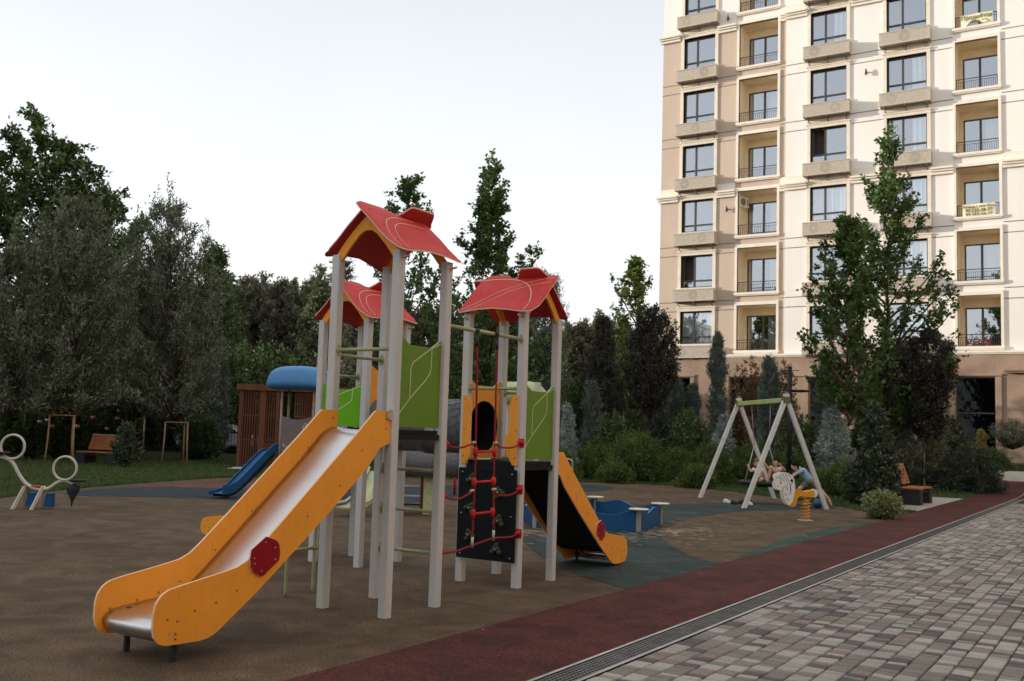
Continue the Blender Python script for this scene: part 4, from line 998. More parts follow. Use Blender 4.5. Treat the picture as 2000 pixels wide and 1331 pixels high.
m.build('basket_mesh', M_black, sw)
for s_ in (-1, 1):
    for q in (-1, 1):
        top = apA+(apB-apA)*(.5+s_*.2)-Z3*.08; mid = top*.48+(bc+ax*s_*RB*.75)*.52; pr_ = ax.cross(Z3); end = bc+ax*s_*RB*.8+pr_*q*RB*.58
        m = MB(); m.tube([top, mid], .010, 6); m.tube([mid, end], .010, 6)
        for i in range(24):
            p = mid+(end-mid)*i/24; m.lathe([(.004, -.014), (.014, 0), (.004, .014)], p, 6, 0, (end-mid))
        m.build('chain', M_galv, sw)
# ---- spring horse
hp = Vector((-5.78, 20.0, 0)); sh = thing('spring_rider', 'yellow spring rider with a flat white horse head panel with stars', 'spring rider', hp)
def HP_(x, y): p = atd(1440+x/7.83, 860+y/7.83, 19.85); q = p-hp; return (q.dot(UH), q.z)
def flat(out, d0, d1, name, m_, edge, par, tri=True):
    me_ = MB(); P = [HP_(*p) for p in out]; me_.prism(smooth_poly(P, 3), lambda u, v, d: UH*u+AH*d+Z3*v, d0, d1, 0, 1)
    return me_.build(name, [m_, edge], par)
head = [(560, 560), (575, 525), (610, 508), (655, 492), (700, 497), (745, 495), (790, 530), (828, 575), (842, 640), (846, 720), (835, 800), (815, 880), (790, 950), (745, 985), (710, 950), (682, 890), (668, 820), (672, 760), (655, 735), (610, 760), (572, 745), (552, 700), (556, 650), (578, 615)]
hd = flat(head, -.14, -.115, 'head_panel', M_whitep, M_whitep, sh); flat(head, .115, .14, 'head_panel', M_whitep, M_whitep, sh)
m = MB()
def hl(pts, w=.009):
    P = [UH*u+Z3*v-AH*.1405 for u, v in smooth_poly([HP_(*p) for p in pts], 4, False)]; m.ribbon(P, w, -AH, .0015)
for L_ in ([(560, 575), (600, 560), (625, 590), (630, 640)], [(620, 520), (640, 560), (665, 600), (690, 640)], [(660, 500), (680, 550), (705, 600), (735, 640)], [(705, 505), (725, 560), (750, 620), (770, 680), (772, 780)], [(735, 500), (765, 540), (790, 570)], [(830, 640), (790, 655), (780, 700), (785, 780)], [(575, 690), (590, 705), (610, 700)], [(655, 735), (700, 700), (740, 660)]): hl(L_)
for cx_, cy_ in ((722, 738), (700, 822), (768, 803), (728, 898)):
    P = [(cx_+(26 if i % 2 == 0 else 12)*math.cos(math.pi/5*i-math.pi/2), cy_+(26 if i % 2 == 0 else 12)*math.sin(math.pi/5*i-math.pi/2)) for i in range(11)]
    Q = [UH*HP_(*p)[0]+Z3*HP_(*p)[1]-AH*.1405 for p in P]; m.ribbon(Q, .006, -AH, .0015)
for (cx_, cy_, r_) in ((632, 648, .016), (797, 612, .03)):
    u, v = HP_(cx_, cy_); m.lathe([(r_, 0), (r_*.9, .006), (.001, .008)], UH*u+Z3*v-AH*.1405, 16, 0, -AH)
m.build('marking', M_inkb, hd)
body = [(835, 735), (880, 745), (940, 768), (1000, 782), (1060, 770), (1110, 762), (1140, 775), (1138, 850), (1100, 868), (1020, 860), (940, 850), (895, 870), (872, 920), (858, 980), (830, 1005), (760, 1000), (735, 975), (790, 940), (818, 870), (838, 800)]
flat(body, -.112, .112, 'body', M_yel, M_yel, sh)
flat([(1118, 770), (1150, 745), (1195, 760), (1215, 800), (1200, 845), (1165, 875), (1150, 850), (1165, 820)], -.03, .03, 'tail', M_whitep, M_whitep, sh)
m = MB(); u0, z0s = HP_(1015, 1190); u1, z1s = HP_(1030, 880); n = 170
m.tube([UH*(u0+(u1-u0)*i/n)+UH*.085*math.cos(i/n*2*math.pi*6.5)+AH*.085*math.sin(i/n*2*math.pi*6.5)+Z3*(.03+(z1s-.03)*i/n) for i in range(n+1)], .0115, 8); m.build('spring', M_yel, sh)
m = MB(); m.lathe([(.15, 0), (.15, .012), (.11, .02), (.001, .021)], UH*u0, 24); m.build('base_plate', M_galv, sh)
for s_ in (-1, 1):
    u, v = HP_(850, 640) if s_ < 0 else HP_(850, 640); m = MB(); m.tube([UH*u+Z3*v, UH*u+Z3*v+AH*s_*.2], .012, 8); m.build('handle', M_black, sh)
# ---- ball, shoes
m = MB(); m.ell((0, 0, .11), .11, 24); o = m.build('ball', mat('ball_blue', (.02, .05, .16), .35)); o.location = gr(1603, 995)+AH*.25; tag(o, 'dark blue ball behind the right leg of the swing', 'ball')
def shoe(px, py, rz, m_, label):
    m = MB(); m.ell((0, 0, .035), (.115, .045, .035), 14); m.ell((-.04, 0, .065), (.07, .042, .042), 12); m.ell((.02, 0, .012), (.12, .048, .014), 12)
    o = m.build('shoe', m_); o.location = gr(px, py)+Z3*.006; o.rotation_euler = (0, 0, rz); r = o.modifiers.new('fuse', 'REMESH'); r.mode = 'VOXEL'; r.voxel_size = .008; r.use_smooth_shade = True; tag(o, label, 'shoe', 'shoes lying under the swing'); return o
Mws = mat('shoe_white', (.66, .64, .60), .7); Mbs = mat('shoe_black', (.02, .02, .022), .6)
shoe(1421, 984, .3, Mws, 'white shoe at the left end of the heap left of the swing leg'); shoe(1433, 986, 1.2, Mbs, 'black shoe touching the white shoe at the left of the heap')
shoe(1445, 985, 2.4, Mbs, 'black shoe in the middle of the heap left of the swing leg'); shoe(1463, 987, -.5, Mws, 'white shoe on the ground inside the swing frame'); shoe(1456, 984, .9, Mbs, 'black shoe just behind the front swing leg')
# ---- seesaw rocker
ss = thing('seesaw', 'white curved seesaw with two large ring handles on a blue and white trestle', 'seesaw', gr(58, 997)); so_ = ss.location.copy()
def SP(x, y, d=17.15): return atd(x, y, d)-so_
M_ssw = mat('seesaw_cream', (.52, .49, .43), .5, var=.06)
m = MB(); m.tube(smooth_poly([SP(-12, 892), (SP(2, 893)), SP(18, 898), SP(27, 907), SP(38, 928), SP(50, 944), SP(65, 953), SP(80, 956), SP(95, 954), SP(110, 944), SP(122, 939), SP(133, 940), SP(143, 946)], 5, False), .030, 12); m.build('beam', M_ssw, ss)
for x, y, r_ in ((25, 873, .205), (127, 915, .20)):
    c_ = SP(x, y); m = MB(); m.tube([c_+(UH*math.cos(a)+Z3*math.sin(a))*r_ for a in [2*math.pi*i/36 for i in range(36)]], .021, 8, 0, True); m.build('ring_handle', M_ssw, ss)
for x, y in ((2, 884), (152, 938)):
    c_ = SP(x, y); m = MB(); m.lathe([(.001, -.03), (.12, -.028), (.15, -.01), (.14, .01), (.05, .016), (.001, .014)], c_, 20); m.build('seat', M_black, ss)
m = MB(); m.lathe([(.012, -.38), (.018, -.30), (.10, -.12), (.12, -.05), (.11, -.02), (.001, 0)], SP(144, 946), 18, 0, (.05, 0, 1)); m.build('bumper', M_conc, ss)
for x0_, x1_ in ((49, 35), (85, 72)):
    for da in (-.22, .22):
        m = MB(); m.bar(SP(x0_, 951)+AH*.02*(1 if da > 0 else -1), SP(x1_, 996)+AH*(da+.0), .04, .05); m.build('leg', M_ssw, ss)
m = MB(); m.bar(SP(34, 996)-AH*.22, SP(73, 997)-AH*.22, .03, .03); m.build('foot_bar', M_ssw, ss)
for x in (52, 88):
    m = MB(); a = SP(x-9, 962); b_ = SP(x+9, 994); c2 = (a+b_)/2+AH*.12+UH*.02; m.prism([(-.065, 0), (.065, 0), (.06, .24), (-.035, .24)], lambda u, v, d: Vector((c2.x, c2.y, 0))+UH*u+AH*d+Z3*(v+.03), -.08, .08); m.build('block', M_bluep, ss, bevel=.008)
m = MB(); m.lathe([(.028, -.13), (.028, .13)], SP(66, 951), 12, 0, UH); m.build('axle', mat('axle_red', (.35, .03, .03), .5), ss)
# ---- stool / spinner
st = thing('spinner', 'low round grey spinner disc beside the blue slide', 'spinner', gr(463, 940)); m = MB(); m.lathe([(.001, -.03), (.2, -.03), (.29, 0), (.29, .012), (.2, .02), (.001, .022)], (0, 0, .33), 26); m.build('disc', mat('disc_grey_blue', (.16, .20, .25), .5), st)
m = MB(); m.tube([(.14*math.cos(a), .14*math.sin(a), .357) for a in [2*math.pi*i/24 for i in range(24)]], .014, 8, 0, True); m.build('ring', M_ssw, st); m = MB(); m.tube([(0, 0, 0), (0, 0, .31)], .03, 10); m.build('post', M_galv, st)
# ---- small blue-roofed tower
bt = thing('blue_play_tower', 'small play tower with a domed blue roof, grey panel and a blue slide', 'play structure', (0, 0, 0))
p1 = gr(541, 967); u_ = UH; w_ = AH; Wd = .72
cs = [p1, p1+u_*Wd, p1+u_*Wd+w_*Wd, p1+w_*Wd]
for c_ in cs: m = MB(); m.tube([c_, c_+Z3*2.4], .028, 12); m.build('post', mat('pipe_brown', (.26, .20, .15), .5), bt)
m = MB(); m.prism([(0, 0), (Wd, 0), (Wd, Wd), (0, Wd)], lambda a, b_, d: p1+u_*a+w_*b_+Z3*d, .86, .92); m.build('platform', M_plat, bt)
m = MB(); N_ = 16; tp = [(.03+(Wd-.06)*i/N_, 1.76-.07*math.sin(math.pi*i/N_)) for i in range(N_+1)]
m.prism([(.03, .95), (Wd-.03, .95)]+tp[::-1], lambda a, b_, d: p1+u_*a+w_*d+Z3*b_, -.012, .012, 0, 1); m.ribbon([p1+u_*a-w_*.0125+Z3*b_ for a, b_ in ((.54, 1.62), (.60, 1.58), (.62, 1.5), (.56, 1.46), (.50, 1.5), (.52, 1.56), (.58, 1.55))], .014, -w_, .002, 1); m.ribbon([p1+u_*a-w_*.0125+Z3*b_ for a, b_ in ((.08, 1.15), (.1, 1.08), (.16, 1.1), (.15, 1.02), (.2, 1.03), (.21, .98))], .014, -w_, .002, 1)
m.build('side_panel', [M_greyp, M_whitep], bt)
m = MB(); rc = p1+u_*Wd/2+w_*Wd/2; nu, nv = 36, 18; vs = []
def sgp(v, e): return math.copysign(abs(v)**e, v)
for i in range(nv+1):
    th = -math.pi/2+math.pi*i/nv
    for j in range(nu):
        ph = 2*math.pi*j/nu; cu_2 = sgp(math.cos(th), .45)
        a, b_, z = .74*cu_2*sgp(math.cos(ph), .55), .62*cu_2*sgp(math.sin(ph), .55), sgp(math.sin(th), .6)
        sk = 1-.10*z if True else 1
        vs.append(rc+u_*a*sk+w_*b_*sk+Z3*(2.64+.27*z-.05*(a/.74)**2))
m.add(vs, [(i*nu+j, i*nu+(j+1) % nu, (i+1)*nu+(j+1) % nu, (i+1)*nu+j) for i in range(nv) for j in range(nu)], 0, True)
o = m.build('roof', M_bluel, bt)
sA = p1+u_*.0+w_*.1+Z3*.9; sB = gr(442, 975); sB.z = .16; dv = (sB-sA); wv = Vector((-dv.y, dv.x, 0)).normalized(); wv = wv if wv.dot(AH) > 0 else -wv
prof = [(0, 1.0), (.12, .98), (.3, .80), (.55, .50), (.75, .27), (.88, .17), (1.0, .14), (1.06, .14)]
for k_, nm in ((0, 0), (.34, 1)):
    m = MB(); pp = smooth_poly(prof, 4, False); vs = []
    for t_, z in pp:
        b_ = sA+Vector((dv.x, dv.y, 0))*t_+wv*k_; b_.z = 0
        hh = .15 if nm == 0 else .02; vs += [b_+Z3*(z-.05), b_+Z3*(z+hh), b_+wv*.025+Z3*(z-.05), b_+wv*.025+Z3*(z+hh)]
    n = len(pp); m.add(vs, [f for i in range(n-1) for f in ((4*i, 4*i+4, 4*i+5, 4*i+1), (4*i+2, 4*i+3, 4*i+7, 4*i+6), (4*i+1, 4*i+5, 4*i+7, 4*i+3), (4*i, 4*i+2, 4*i+6, 4*i+4))]+[(0, 1, 3, 2), (4*n-4, 4*n-2, 4*n-1, 4*n-3)], 0)
    if nm == 0: sroot = m.build('slide', M_bluep, bt)
    else: m.build('side_board', M_bluep, sroot)
m = MB(); vs = []
for t_, z in pp:
    b_ = sA+Vector((dv.x, dv.y, 0))*t_; b_.z = 0; vs += [b_+Z3*(z-.03), b_+wv*.34+Z3*(z-.03)]
m.add(vs, [(2*i, 2*i+1, 2*i+3, 2*i+2) for i in range(n-1)], 0, True); m.build('chute', M_bluep, sroot); m = MB(); vs = []
for t_, z in pp[3:-4]:
    b_ = sA+Vector((dv.x, dv.y, 0))*t_; b_.z = 0; q_ = b_+wv*.02; q2_ = b_+wv*.34; dd = .05+.14*min(1, t_*3)*max(0, 1-t_); vs += [q_+Z3*(z-.051), q_+Z3*(z-.051-dd), q2_+Z3*(z-.051-dd), q2_+Z3*(z-.051)]
n3 = len(vs)//4; m.add(vs, [(4*i_+k2, 4*i_+(k2+1) % 4, 4*i_+4+(k2+1) % 4, 4*i_+4+k2) for i_ in range(n3-1) for k2 in range(4)]+[(0, 1, 2, 3), (4*n3-1, 4*n3-2, 4*n3-3, 4*n3-4)]); m.build('underpan', M_plat, sroot)
m = MB(); b_ = sA+Vector((dv.x, dv.y, 0))*.85+wv*.2; m.box((b_.x-.03, b_.y-.03, 0), (b_.x+.03, b_.y+.03, .2)); m.build('leg', M_dark, sroot)
# ---- brown slatted playhouse
hs_ = thing('slatted_playhouse', 'tall brown wooden playhouse of vertical slats behind the blue-roofed tower', 'playhouse', (0, 0, 0))
h0 = Vector((-27.4, 24.95, 0)); hu = Vector((.78, .63, 0)).normalized(); hw = Vector((-hu.y, hu.x, 0)); HWd, HDp, HH = 3.7, 2.3, 2.75
def hb(par, a0, a1, b0, b1, z0, z1, m_=None, mb=None):
    q = mb or MB(); q.prism([(a0, b0), (a1, b0), (a1, b1), (a0, b1)], lambda a, b_, d: h0+hu*a+hw*b_+Z3*d, z0, z1)
    return q
for a in (0, HWd-.12):
    for b_ in (0, HDp-.12): hb(None, a, a+.12, b_, b_+.12, 0, HH).build('corner_post', M_wood2, hs_)
hb(None, -.1, HWd+.1, -.1, HDp+.1, HH, HH+.22).build('roof', M_wood2, hs_)
def slats(face):
    q = MB()
    if face == 'f':
        for (s0, s1) in ((.12, .72), (.95, 1.3), (1.95, 3.58)):
            a = s0
            while a < s1: hb(None, a+.01, a+.045, .03, .06, .05, HH, mb=q); a += .085
        for z in (.05, .95, 1.82, HH-.1): hb(None, .12, 1.32, .061, .10, z, z+.07, mb=q); hb(None, 1.95, HWd-.12, .061, .10, z, z+.07, mb=q)
        hb(None, .72, .94, -.02, .05, .02, HH, mb=q); hb(None, 1.3, 1.42, -.02, .06, .02, HH, mb=q); hb(None, 1.42, 1.95, .0, .04, .95, 1.02, mb=q)
        for z in (.6, .7, .8): hb(None, .94, 1.3, .0, .03, z, z+.06, mb=q)
    elif face == 's':
        b_ = .12
        while b_ < HDp-.15: hb(None, .03, .06, b_+.01, b_+.05, .05, HH, mb=q); hb(None, HWd-.06, HWd-.03, b_+.01, b_+.05, .05, HH, mb=q); b_ += .085
    else:
        a = .12
        while a < HWd-.15: hb(None, a+.01, a+.06, HDp-.06, HDp-.03, .05, HH, mb=q); a += .1
    return q
for f_ in 'fsb': slats(f_).build('slat_wall', M_wood2, hs_)
# ---- rear play equipment
rp = thing('rear_play_structure', 'farther play structure with pale green slide, grey tunnel and step ladder', 'play structure', (0, 0, 0))
def RP(x, y, d=18.2): return atd(x, y, d)
tA, tB = RP(772, 902), RP(912, 905); L_ = (tB-tA).length
tn = tunnel(0, L_, 0, 0, .262, rp); tn.matrix_local = Matrix.Translation(tA) @ (Vector((1, 0, 0)).rotation_difference((tB-tA))).to_matrix().to_4x4()
for x in (762, 918, 985, 1044):
    b_ = RP(x, 990); m = MB(); m.box((b_.x-.04, b_.y-.04, -.02), (b_.x+.04, b_.y+.04, 2.5 if x > 950 else 1.55)); m.build('post', M_post, rp)
m = MB(); a, b_ = RP(975, 905), RP(1050, 905); m.prism([(a.x, a.y), (b_.x, b_.y), (b_.x-.5, b_.y+.75), (a.x-.5, a.y+.75)], lambda u, v, d: (u, v, d), .93, .98); m.build('platform', M_plat, rp)
m = MB(); m.prism([RP(980, 885).to_2d()[:]+(0,) if False else (0, 0), (.2, 0), (.2, .34), (.05, .34), (0, .3)], lambda u, v, d: RP(976, 885)+UH*u+AH*d+Z3*v, -.01, .01, 0, 1); m.build('side_panel', [M_yel, M_oredge], rp)
m = MB(); m.prism([(0, 0), (.34, 0), (.34, .19), (0, .16)], lambda u, v, d: RP(922, 897)+UH*u+AH*d+Z3*v, -.01, .01)
for i in range(5): q = RP(936+i*5.2, 890-(i % 2)*8)-AH*.011; m.lathe([(.022, 0), (.018, .004), (.001, .006)], q, 10, 1, -AH)
m.build('play_panel', [M_whitep, M_badge], rp)
m = MB(); m.tube(smooth_poly([RP(975, 770, 18.4), RP(1010, 768, 18.4), RP(1035, 768, 18.5), RP(1050, 780, 18.8), RP(1056, 820, 19.3), RP(1050, 880, 19.8), RP(1035, 950, 20)], 6, False), .21, 18); m.build('tube_slide', M_pale, rp)
ld = None
for y in (931, 950, 969, 986):
    m = MB(); a, b_ = RP(787, y, 18.6), RP(820, y, 18.6); m.prism([(0, 0), ((b_-a).length, 0), ((b_-a).length, .16), (0, .16)], lambda u, v, d: a+UH*u+AH*v+Z3*d, -.012, .012); m.build('step', M_galv if y < 980 else M_plat, rp)
m = MB(); a = RP(822, 1000, 18.55); m.prism([(0, 0), (.5, 0), (.35, .85), (-.02, .85)], lambda u, v, d: Vector((a.x, a.y, 0))+AH*u+UH*d+Z3*v, -.02, .02); m.build('ladder_side', M_wood2, rp)
m = MB(); a = Vector((RP(826, 990, 18.3).x, RP(826, 990, 18.3).y, 0)); m.prism([(0, .02), (.22, .02), (.22, .74), (0, .74)], lambda u, v, d: a+UH*u+AH*d+Z3*v, -.012, .012)
for k, (z, w2) in enumerate(((.62, .05), (.4, .08), (.2, .1))): m.ribbon([a+UH*(.06+.04*i)-AH*.0125+Z3*(z+.03*math.sin(i*2.2)) for i in range(4)], .008, -AH, .002, 1)
m.build('play_panel', [M_pale, M_greyp], rp)
m = MB(); m.prism([(0, 0), (.3, 0), (.3, .1), (.2, .14), (.1, .1), (0, .12)], lambda u, v, d: RP(790, 929, 18.6)+UH*u+AH*d+Z3*v, -.01, .01); m.build('arch_panel', M_or, rp)
m = MB(); vs = []; cc = [(735, 925, 18.3, .62), (728, 948, 17.9, .45), (715, 975, 17.5, .3), (700, 992, 17.1, .2), (688, 996, 16.9, .19)]
cc = [(742, 925), (732, 950), (714, 978), (696, 992), (676, 996)]
for (x, y), d in zip(cc, (18.8, 18.4, 18.0, 17.7, 17.5)): p = RP(x, y, d); vs += [p-UH*.19, p+UH*.19]
m.add(vs, [(2*i, 2*i+1, 2*i+3, 2*i+2) for i in range(4)], 0, True); o = m.build('slide', M_pale, rp); q = o.modifiers.new('t', 'SOLIDIFY'); q.thickness = .05
for s_ in (-.2, .2):
    m = MB(); m.tube([RP(x, y, d)+UH*s_+Z3*.11 for (x, y), d in zip(cc, (18.8, 18.4, 18.0, 17.7, 17.5))]+[RP(666, 993, 17.4)+UH*s_+Z3*.05, RP(664, 1000, 17.4)+UH*s_-Z3*.03], .022, 8); m.build('edge_rail', M_ssw, o)
m = MB(); m.tube(smooth_poly([RP(1088, 897, 30), RP(1108, 897, 30), RP(1117, 901, 30), RP(1118, 915, 30), Vector((RP(1118, 930, 30).x, RP(1118, 930, 30).y, 0))], 4, False), .025, 8); tag(m.build('handrail', M_galv), 'bent metal handrail hoop at the lawn edge behind the right orange slide', 'handrail')
rs = thing('red_spring_toy', 'tiny red play post glimpsed between the tower legs', 'play post', Vector((RP(888, 950, 24).x, RP(888, 950, 24).y, 0))); m = MB(); m.tube([(0, 0, 0), (0, 0, .55)], .03, 8); m.build('post', M_badge, rs); m = MB(); m.ell((0, 0, .62), (.06, .06, .1), 12); m.build('knob', M_ropec, rs)
# ---- benches
def bench(loc, rz, label):
    t = thing('park_bench', label, 'bench', loc, rz, 'park benches')
    for y in (0, 1.32):
        m = MB(); m.box((0, y, 0), (.58, y+.36 if y == 0 else y+.36, .385)); m.build('bench_base', M_conc, t, bevel=.01)
    m = MB(); m.box((.03, .36, .30), (.55, 1.32, .345)); m.build('frame', M_black, t)
    m = MB()
    for i in range(6): m.box((.02+i*.095, -.03, .39), (.10+i*.095, 1.71, .43))
    m.build('seat', M_wood, t, bevel=.004)
    m = MB()
    for i in range(6):
        x = -.015-i*.028; z = .50+i*.082; m.prism([(x, z), (x+.028, z-.006), (x+.004, z+.066), (x-.024, z+.072)], lambda u, v, d: (u, d, v), -.03, 1.71)
    m.build('backrest', M_wood, t, bevel=.003)
    for y in (.12, .84, 1.5): m = MB(); m.bar((.0, y, .36), (-.20, y, .97), .05, .04, up=(0, 1, 0)); m.build('back_support', M_black, t)
    m = MB(); m.box((-.20, -.03, .99), (-.15, 1.71, 1.02)); m.build('top_rail', M_galv, t)
    return t
bench((-5.46, 27.3, .014), 0, 'wooden bench with dark block ends beside the red track, right of the clipped round bush')
b2 = gr(172, 905); bench((b2.x, b2.y, 0), YAW*-1+math.radians(-112), 'wooden bench on the left lawn between the staked trees, half hidden by a dark shrub')
# ---- litter bin, sign post, street lamp
q = spot(1818, 33.5); t = thing('litter_bin', 'dark grey litter bin hung in a frame behind the right bench', 'litter bin', q, YAW*-1); m = MB(); m.box((-.2, -.15, .25), (.2, .15, .62)); m.box((-.17, -.12, .62), (.17, .12, .64)); m.build('bin', M_conc, t, bevel=.015)
m = MB(); m.box((-.245, -.03, 0), (-.205, .03, .98)); m.box((.205, -.03, 0), (.245, .03, .86)); m.box((-.245, -.17, .86), (.245, .17, .9)); m.build('frame', M_galv, t)
m = MB(); m.tube([(-.22, 0, .9), (-.22, 0, 1.25)], .03, 8); m.build('ash_post', M_galv, t)
q = spot(1541, 30.); t = thing('street_lamp', 'black lamp post with a flat ring near the top behind the swing', 'street lamp', q); zt_ = hz(q, 716)-q.z; zr_ = hz(q, 764)-q.z
m = MB(); m.tube([(0, 0, 0), (0, 0, zt_)], .07, 14); m.lathe([(.16, 0), (.16, .03), (.1, .05), (.08, .3)], (0, 0, 0), 14); m.build('post', M_black, t)
m = MB(); m.tube([(.22+.34*math.cos(a), .34*math.sin(a), zr_) for a in [2*math.pi*i/32 for i in range(32)]], .028, 8, 0, True); m.tube([(0, 0, zr_), (-.12, 0, zr_)], .02, 6); m.build('lamp_ring', M_black, t)
m = MB(); m.tube([(-.15, 0, zr_+.62), (.28, 0, zr_+.62)], .012, 6); m.build('crossbar', M_black, t)
# ---- tree stakes
M_tie = mat('tie_band', (.07, .05, .035), .9)
def stake(px, py, dep, h, w, label, rz=0., legs=3):
    q = gr(px, py) if dep is None else spot(px, dep); t = thing('tree_stake_frame', label, 'tree stakes', q, rz, 'wooden tree stake frames'); P = [Vector((-w/2, -.05, 0)), Vector((w/2, -.05, 0)), Vector((.08, w*.75, 0))][:legs]
    for p in P: m = MB(); m.tube([p*1.12, p+Z3*h*.5, p*.97+Z3*h], [.032, .03, .028], 8); m.build('stake', M_stake, t)
    for i in range(legs if legs > 2 else 1): m = MB(); a, b_ = P[i], P[(i+1) % legs]; m.bar(a*1.0+Z3*(h+.02), b_*1.0+Z3*(h+.02), .07, .03); m.build('rail', M_stake, t)
    return t
stake(116, 907, None, 1.62, .86, 'three-legged stake frame round the trunk left of the left bench', YAW*-1)
stake(341, 907, None, 1.50, .84, 'three-legged stake frame standing on the lawn left of the slatted playhouse', YAW*-1)
stake(30, 897, None, 1.7, .5, 'stake frame at the left edge of the picture behind the seesaw rings', YAW*-1)
stake(270, 893, None, 1.6, .35, 'narrow stake pair beside the leaning trunk right of the left bench', YAW*-1)
stake(1268, 42, None, 1.2, .75, 'x') if False else None
stake(1267, 0, 40, 1.28, .80, 'stake frame under the dark purple tree, middle of the back lawn', YAW*-1)
stake(1226, 0, 50, 1.9, .55, 'far stake frame under the light green maple beside the grey hut', YAW*-1)
stake(1656, 0, 31, 1.35, .42, 'stake frame behind the right leg of the swing, round the tallest maple', YAW*-1)
# ---- iron fence and car behind it
fa, fb = Vector((-52, 22, 0)), Vector((-27, 47, 0)); ft = (fb-fa).normalized(); Lf = (fb-fa).length
t = thing('iron_fence', 'tall black iron bar fence behind the left lawn', 'fence', fa)
m = MB(); n = int(Lf/.14)
for i in range(n): p = ft*i*.14; m.box((p.x-.012, p.y-.012, 0), (p.x+.012, p.y+.012, 2.1))
o = m.build('bars', M_black, t); 
for z in (.2, 1.05, 1.95): m = MB(); m.bar(Z3*z, ft*Lf+Z3*z, .03, .05); m.build('rail', M_black, t)
for i in range(0, int(Lf/2.8)): p = ft*i*2.8; m = MB(); m.box((p.x-.04, p.y-.04, 0), (p.x+.04, p.y+.04, 2.2)); m.build('post', M_black, t)
def car(loc, rz, m_, label):
    t = thing('parked_car', label, 'car', loc, rz); m = MB()
    side = [(-2.1, .35), (-2.15, .62), (-2.05, .85), (-1.4, .95), (-.75, 1.42), (.55, 1.45), (1.3, 1.0), (2.05, .85), (2.15, .6), (2.1, .35)]
    m.prism(side, lambda u, v, d: (u, d, v), -.82, .82); m.build('body', m_, t, bevel=.08, seg=3)
    for s_ in (-1, 1):
        m = MB(); m.prism([(-1.25, .97), (-.72, 1.34), (.5, 1.37), (1.1, 1.0)], lambda u, v, d: (u, s_*.825+d, v), -.006, .006); m.build('side_window', M_glassd, t)
        for x in (-1.35, 1.35): m = MB(); m.lathe([(.2, -.1), (.33, -.1), (.34, 0), (.33, .1), (.2, .1)], (x, s_*.74, .34), 20, 0, (0, 1, 0)); w2 = m.build('wheel', M_black, t); m = MB(); m.lathe([(.19, .0), (.17, .02), (.001, .02)], (x, s_*.83, .34), 14, 0, (0, s_, 0)); m.build('rim', M_galv, w2)
    return t
q = spot(430, 52); car((q.x, q.y, 0), math.radians(35), mat('car_white', (.5, .5, .5), .3, coat=.5), 'white parked car glimpsed through the fence left of the slatted playhouse')
# ---- small grey hut and cream canopy beyond the lawns
q = spot(1232, 56); t = thing('service_hut', 'low dark grey service hut between the purple tree and the maples', 'hut', q, -YAW); m = MB(); m.box((-1.6, 0, -1), (1.0, 2, 1.9)); m.build('wall', M_greyp, t); m = MB(); m.box((-1.7, -.1, 1.9), (1.1, 2.1, 2.0)); m.build('roof', M_conc, t)
q = spot(470, 58); t = thing('parking_canopy', 'pale sloping canopy roof seen just left of the slatted playhouse', 'canopy', q, -YAW); m = MB(); m.prism([(-2.5, 3.4), (2.5, 2.0), (2.5, 2.2), (-2.0, 3.8)], lambda u, v, d: (u, d, v), 0, 4); m.build('roof', M_trim, t)
for x in (-2, 2):
    for y in (.2, 3.8): m = MB(); m.box((x-.05, y-.05, 0), (x+.05, y+.05, 3.0-.25*x)); m.build('post', M_black, t)
# ================================================================ VEGETATION
def unit(v): return v/np.maximum(1e-9, np.linalg.norm(v, axis=-1, keepdims=True))
def leafmesh(P, D, ln, wd, rng, flat=.5):
    """kite-shaped folded leaves: base P, direction D"""
    k = len(P); D = unit(D); up = unit(rng.normal(0, 1, (k, 3))*(1-flat)+np.array([0, 0, 1.])*flat*1.5)
    A = unit(np.cross(D, up)); N_ = np.cross(A, D); L_ = (ln*rng.uniform(.65, 1.25, k))[:, None]; Wv = (wd*rng.uniform(.7, 1.25, k))[:, None]
    V = np.empty((k, 4, 3)); V[:, 0] = P; V[:, 1] = P+D*L_*.45+A*Wv*.5+N_*L_*.10; V[:, 2] = P+D*L_-N_*L_*.12; V[:, 3] = P+D*L_*.45-A*Wv*.5+N_*L_*.10
    i = np.arange(k)[:, None]*4
    F = np.concatenate([i+np.array([[0, 1, 2]]), i+np.array([[0, 2, 3]])], 1).reshape(-1, 3)
    return V.reshape(-1, 3), F
ENV = {
 'ovate': lambda t: np.sin(np.pi*np.clip(t, 0, 1)**.62)**.75*(1-.25*t)+.04,
 'cone': lambda t: (1-t)**.9*np.clip(t*14, 0, 1)+.03,
 'column': lambda t: np.clip(t*6, 0, 1)*(1-t**3.0)**.8*(.8+.2*np.sin(t*9))+.03,
 'ball': lambda t: np.sqrt(np.clip(1-(2*t-1)**2, 0, 1))+.02,
 'round': lambda t: np.sqrt(np.clip(1-(1.25*t-.35)**2, 0, 1))*np.clip((1-t)*7,0,1)**.5*.98+.03,
 'airy': lambda t: (.55+.45*np.sin(np.pi*np.clip(t*1.15,0,1)))*np.clip((1-t)*2.4,.0,1)**.75*np.clip(t*5+.35,0,1)+.12,
 'dome': lambda t: np.sqrt(np.clip(1-t**2, 0, 1)),
 'goblet': lambda t: (.35+.9*t)*np.clip((1-t)*5, 0, 1)**.7,
 'spire': lambda t: np.where(t < .45, .55+.45*np.sin(np.pi*t/.9), 1.0*(1-((t-.45)/.55))**.75)*np.clip(t*6+.2, 0, 1)+.05,
}
